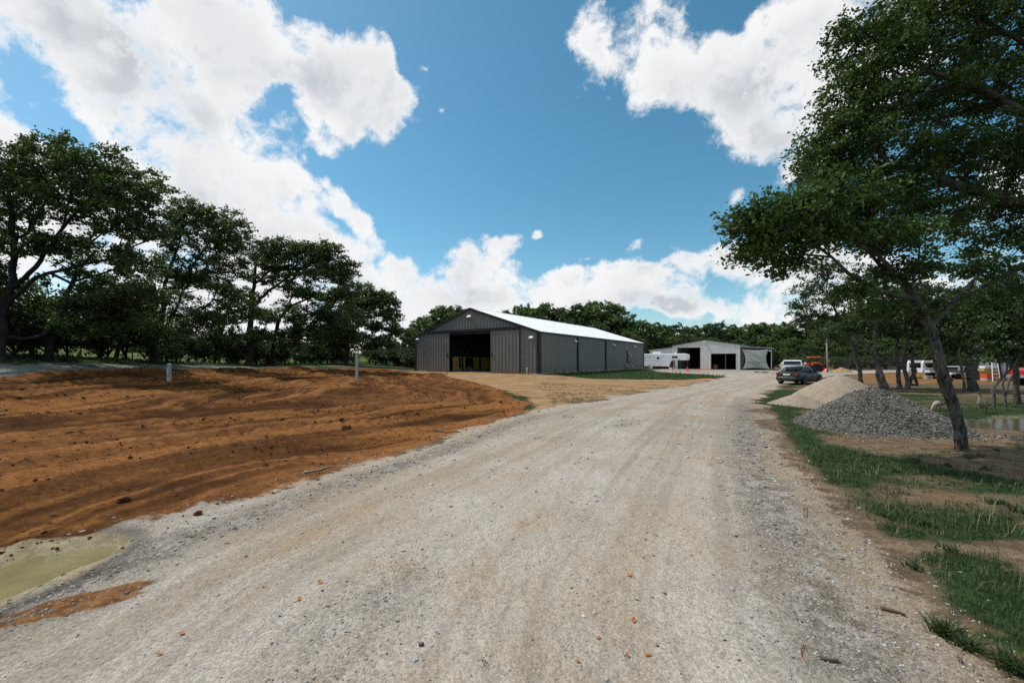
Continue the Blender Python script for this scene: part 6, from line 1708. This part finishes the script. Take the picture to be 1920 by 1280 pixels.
# ------------------------------------------------------------------ small litter
M['dead_leaf'] = mat('orange_leaf', (.42, .15, .035), .7, 0, .3, .2, 30)
def leaf_litter():
    g = random.Random(4); proto = None
    V = []; F = []
    n = 9
    for i in range(n + 1):
        f = i / n; w = .5 * math.sin(math.pi * f) ** .7 * .62
        V += [(f - .5, -w, .10 * abs(f - .5) + .08), (f - .5, 0, .0 + .05 * f), (f - .5, w, .10 * abs(f - .5) + .06)]
    for i in range(n):
        for k in (0, 1): F.append((i * 3 + k, i * 3 + k + 1, i * 3 + k + 4, i * 3 + k + 3))
    me = bpy.data.meshes.new('fallen_leaf'); me.from_pydata(V, [], F); me.materials.append(M['dead_leaf']); me.update()
    spots = [(1122, 1197), (1177, 1228), (1180, 1080), (1194, 1124), (1210, 1008), (1230, 1000), (1188, 1164), (1236, 1284), (1215, 1226), (561, 1128), (600, 1098), (342, 1188), (300, 1227), (1083, 1244), (1246, 1112), (1225, 1040)]
    for i, (px, py) in enumerate(spots):
        d = EYE * FOC / (py - HOR); x = X(px, d)
        if i == 7: continue
        o = obj('fallen_leaf', me); s = .045 * g.uniform(.6, 1.05)
        o.scale = (s, s, s); o.location = (x, d, H(x, d) + .006); o.rotation_euler = (g.uniform(-.3, .3), g.uniform(-.3, .3), g.uniform(0, 6.28))
        tag(o, 'small dry orange leaf lying on the pale gravel road', 'leaf', 'dry leaves on the gravel road')
leaf_litter()
def stick(label, pts, r, mt, name='stick', cat='stick'):
    b = MB(); b.tube([(px, py, H(px, py) + dz) for px, py, dz in pts], [r * (1 - .5 * i / len(pts)) for i in range(len(pts))], 6)
    tag(b.build(name, mt, None, True), label, cat)
def GP(px, py):
    d = EYE * FOC / (py - HOR); return X(px, d), d
def stick_px(label, pts, r, mt, lift=.01, **kw):
    stick(label, [(*GP(*p), lift) for p in pts], r, mt, **kw)
stick_px('dark twig on the gravel near the bottom right, under the long grass', [(1652, 1142), (1675, 1147), (1698, 1155)], .012, M['straw_blade'])
stick_px('short stub of wood on the gravel below the red string', [(1538, 1238), (1555, 1241), (1572, 1242)], .011, M['straw_blade'])
stick_px('forked grey branch lying at the edge of the red dirt', [(812, 808), (835, 814), (862, 812)], .02, M['straw_blade'])
stick_px('thin pale root lying where the red dirt meets the gravel', [(570, 887), (600, 880), (622, 873)], .014, M['pole'])
stick_px('bit of red string curled on the gravel', [(1507, 1212), (1502, 1222), (1503, 1232), (1510, 1242)], .003, M['tail'], name='red_string', cat='string')
# stones that stand out on the road and in the dirt
M['bigstone'] = mat('pale_stone', (.42, .39, .37), .9, 0, .2, .15, 12, .5, 40)
def rock(px, py, w, label, mt, name='stone', cat='stone', fl=.6):
    g = np.random.default_rng(int(px * 7 + py)); x, y = GP(px, py)
    u = []
    for j in range(6):
        ph = math.pi * j / 5
        u.append([(math.sin(ph) * math.cos(a), math.sin(ph) * math.sin(a), math.cos(ph)) for a in [2 * math.pi * k / 9 for k in range(9)]])
    rings = [[tuple(np.array(p) * (1 + .22 * math.sin(3 * p[0] + j) + .16 * math.sin(5 * p[1] + 2 * p[2] + px)) * np.array([w * .5, w * .38, w * .5 * fl])) for p in rg] for j, rg in enumerate(u)]
    b = MB(); b.loft([[(p[0], p[1], p[2]) for p in rg] for rg in rings])
    o = b.build(name, mt, None, False); o.location = (x, y, H(x, y) + w * fl * .22); o.rotation_euler = (.1, .1, g.uniform(0, 6)); tag(o, label, cat)
rock(778, 1237, .055, 'flat pale lilac stone on the lower middle of the road', M['bigstone'], fl=.35)
rock(790, 1212, .035, 'dark wedge shaped stone just above the pale lilac stone', M['steel_dark'])
rock(1094, 1158, .028, 'bright white pebble on the road left of the orange leaves', M['pvc'])
rock(408, 1115, .035, 'round grey stone on the red smear at the road edge', M['bigstone'])
rock(650, 809, .24, 'largest dark clod of earth in the middle of the dirt field', M['clodmat'] if 'clodmat' in M else M['clodmat'], 'dirt_clod', 'clod')
rock(372, 966, .09, 'dark clod of earth where the dirt field meets the gravel', M['clodmat'], 'dirt_clod', 'clod')
rock(231, 948, .13, 'rough dark clod above the pale puddle', M['clodmat'], 'dirt_clod', 'clod')
rock(640, 797, .15, 'small dark clod just behind the largest clod', M['clodmat'], 'dirt_clod', 'clod')
# long grass clump at lower right and small weeds
def clump(px, py, n, h, label, seed, cat='grass clump', name='grass_clump', wid=.012):
    g = np.random.default_rng(seed); x, y = GP(px, py)
    V = []; F = []; T = []
    for i in range(n):
        a = g.uniform(0, 6.28); l = h * g.uniform(.6, 1.2); ln = g.uniform(.25, 1.1); w = wid * g.uniform(.6, 1.2)
        bx, by = g.normal(0, .03, 2); dx, dy = math.cos(a), math.sin(a); b0 = len(V); tn = g.uniform(.1, .9)
        for k in range(5):
            f = k / 4; rr = ln * l * f ** 1.5; zz = l * (f - .45 * ln * f ** 2.2); ww = w * (1 - f) ** .7 * .5 + .0006
            V += [(bx + dx * rr - dy * ww, by + dy * rr + dx * ww, zz), (bx + dx * rr + dy * ww, by + dy * rr - dx * ww, zz)]; T += [tn, tn]
        for k in range(4): F.append((b0 + 2 * k, b0 + 2 * k + 1, b0 + 2 * k + 3, b0 + 2 * k + 2))
    me = fast_mesh(name, V, F, M['blade'], False, {'tone': T})
    o = obj(name, me); o.location = (x, y, H(x, y) - .01); tag(o, label, cat)
clump(1768, 1185, 120, .14, 'tall arching grass clump at the edge of the gravel, lower right', 5)
clump(1815, 1210, 90, .10, 'grass clump at lower right, beside the tall arching clump', 6)
clump(1900, 1250, 110, .13, 'grass clump in the lower right corner of the verge', 7)
clump(1740, 985, 70, .11, 'upright grass tuft on the verge halfway up the gravel edge', 8)
clump(912, 1243, 14, .03, 'tiny green weed on the gravel at bottom centre', 9, 'weed', 'weed', .01)
g_ = random.Random(77)
for i in range(26):
    py = g_.uniform(840, 1080); px = 1500 + (py - 840) * .7 + g_.uniform(40, 380)
    if px > 1930: continue
    clump(px, py, 26, .10, 'small low weed in the bare soil of the right verge', 100 + i, 'weed', 'weed', .02)
for o in scene.objects:
    if o.name.startswith('weed') and o.get('label', '').startswith('small low'): o['group'] = 'weeds on the right verge'
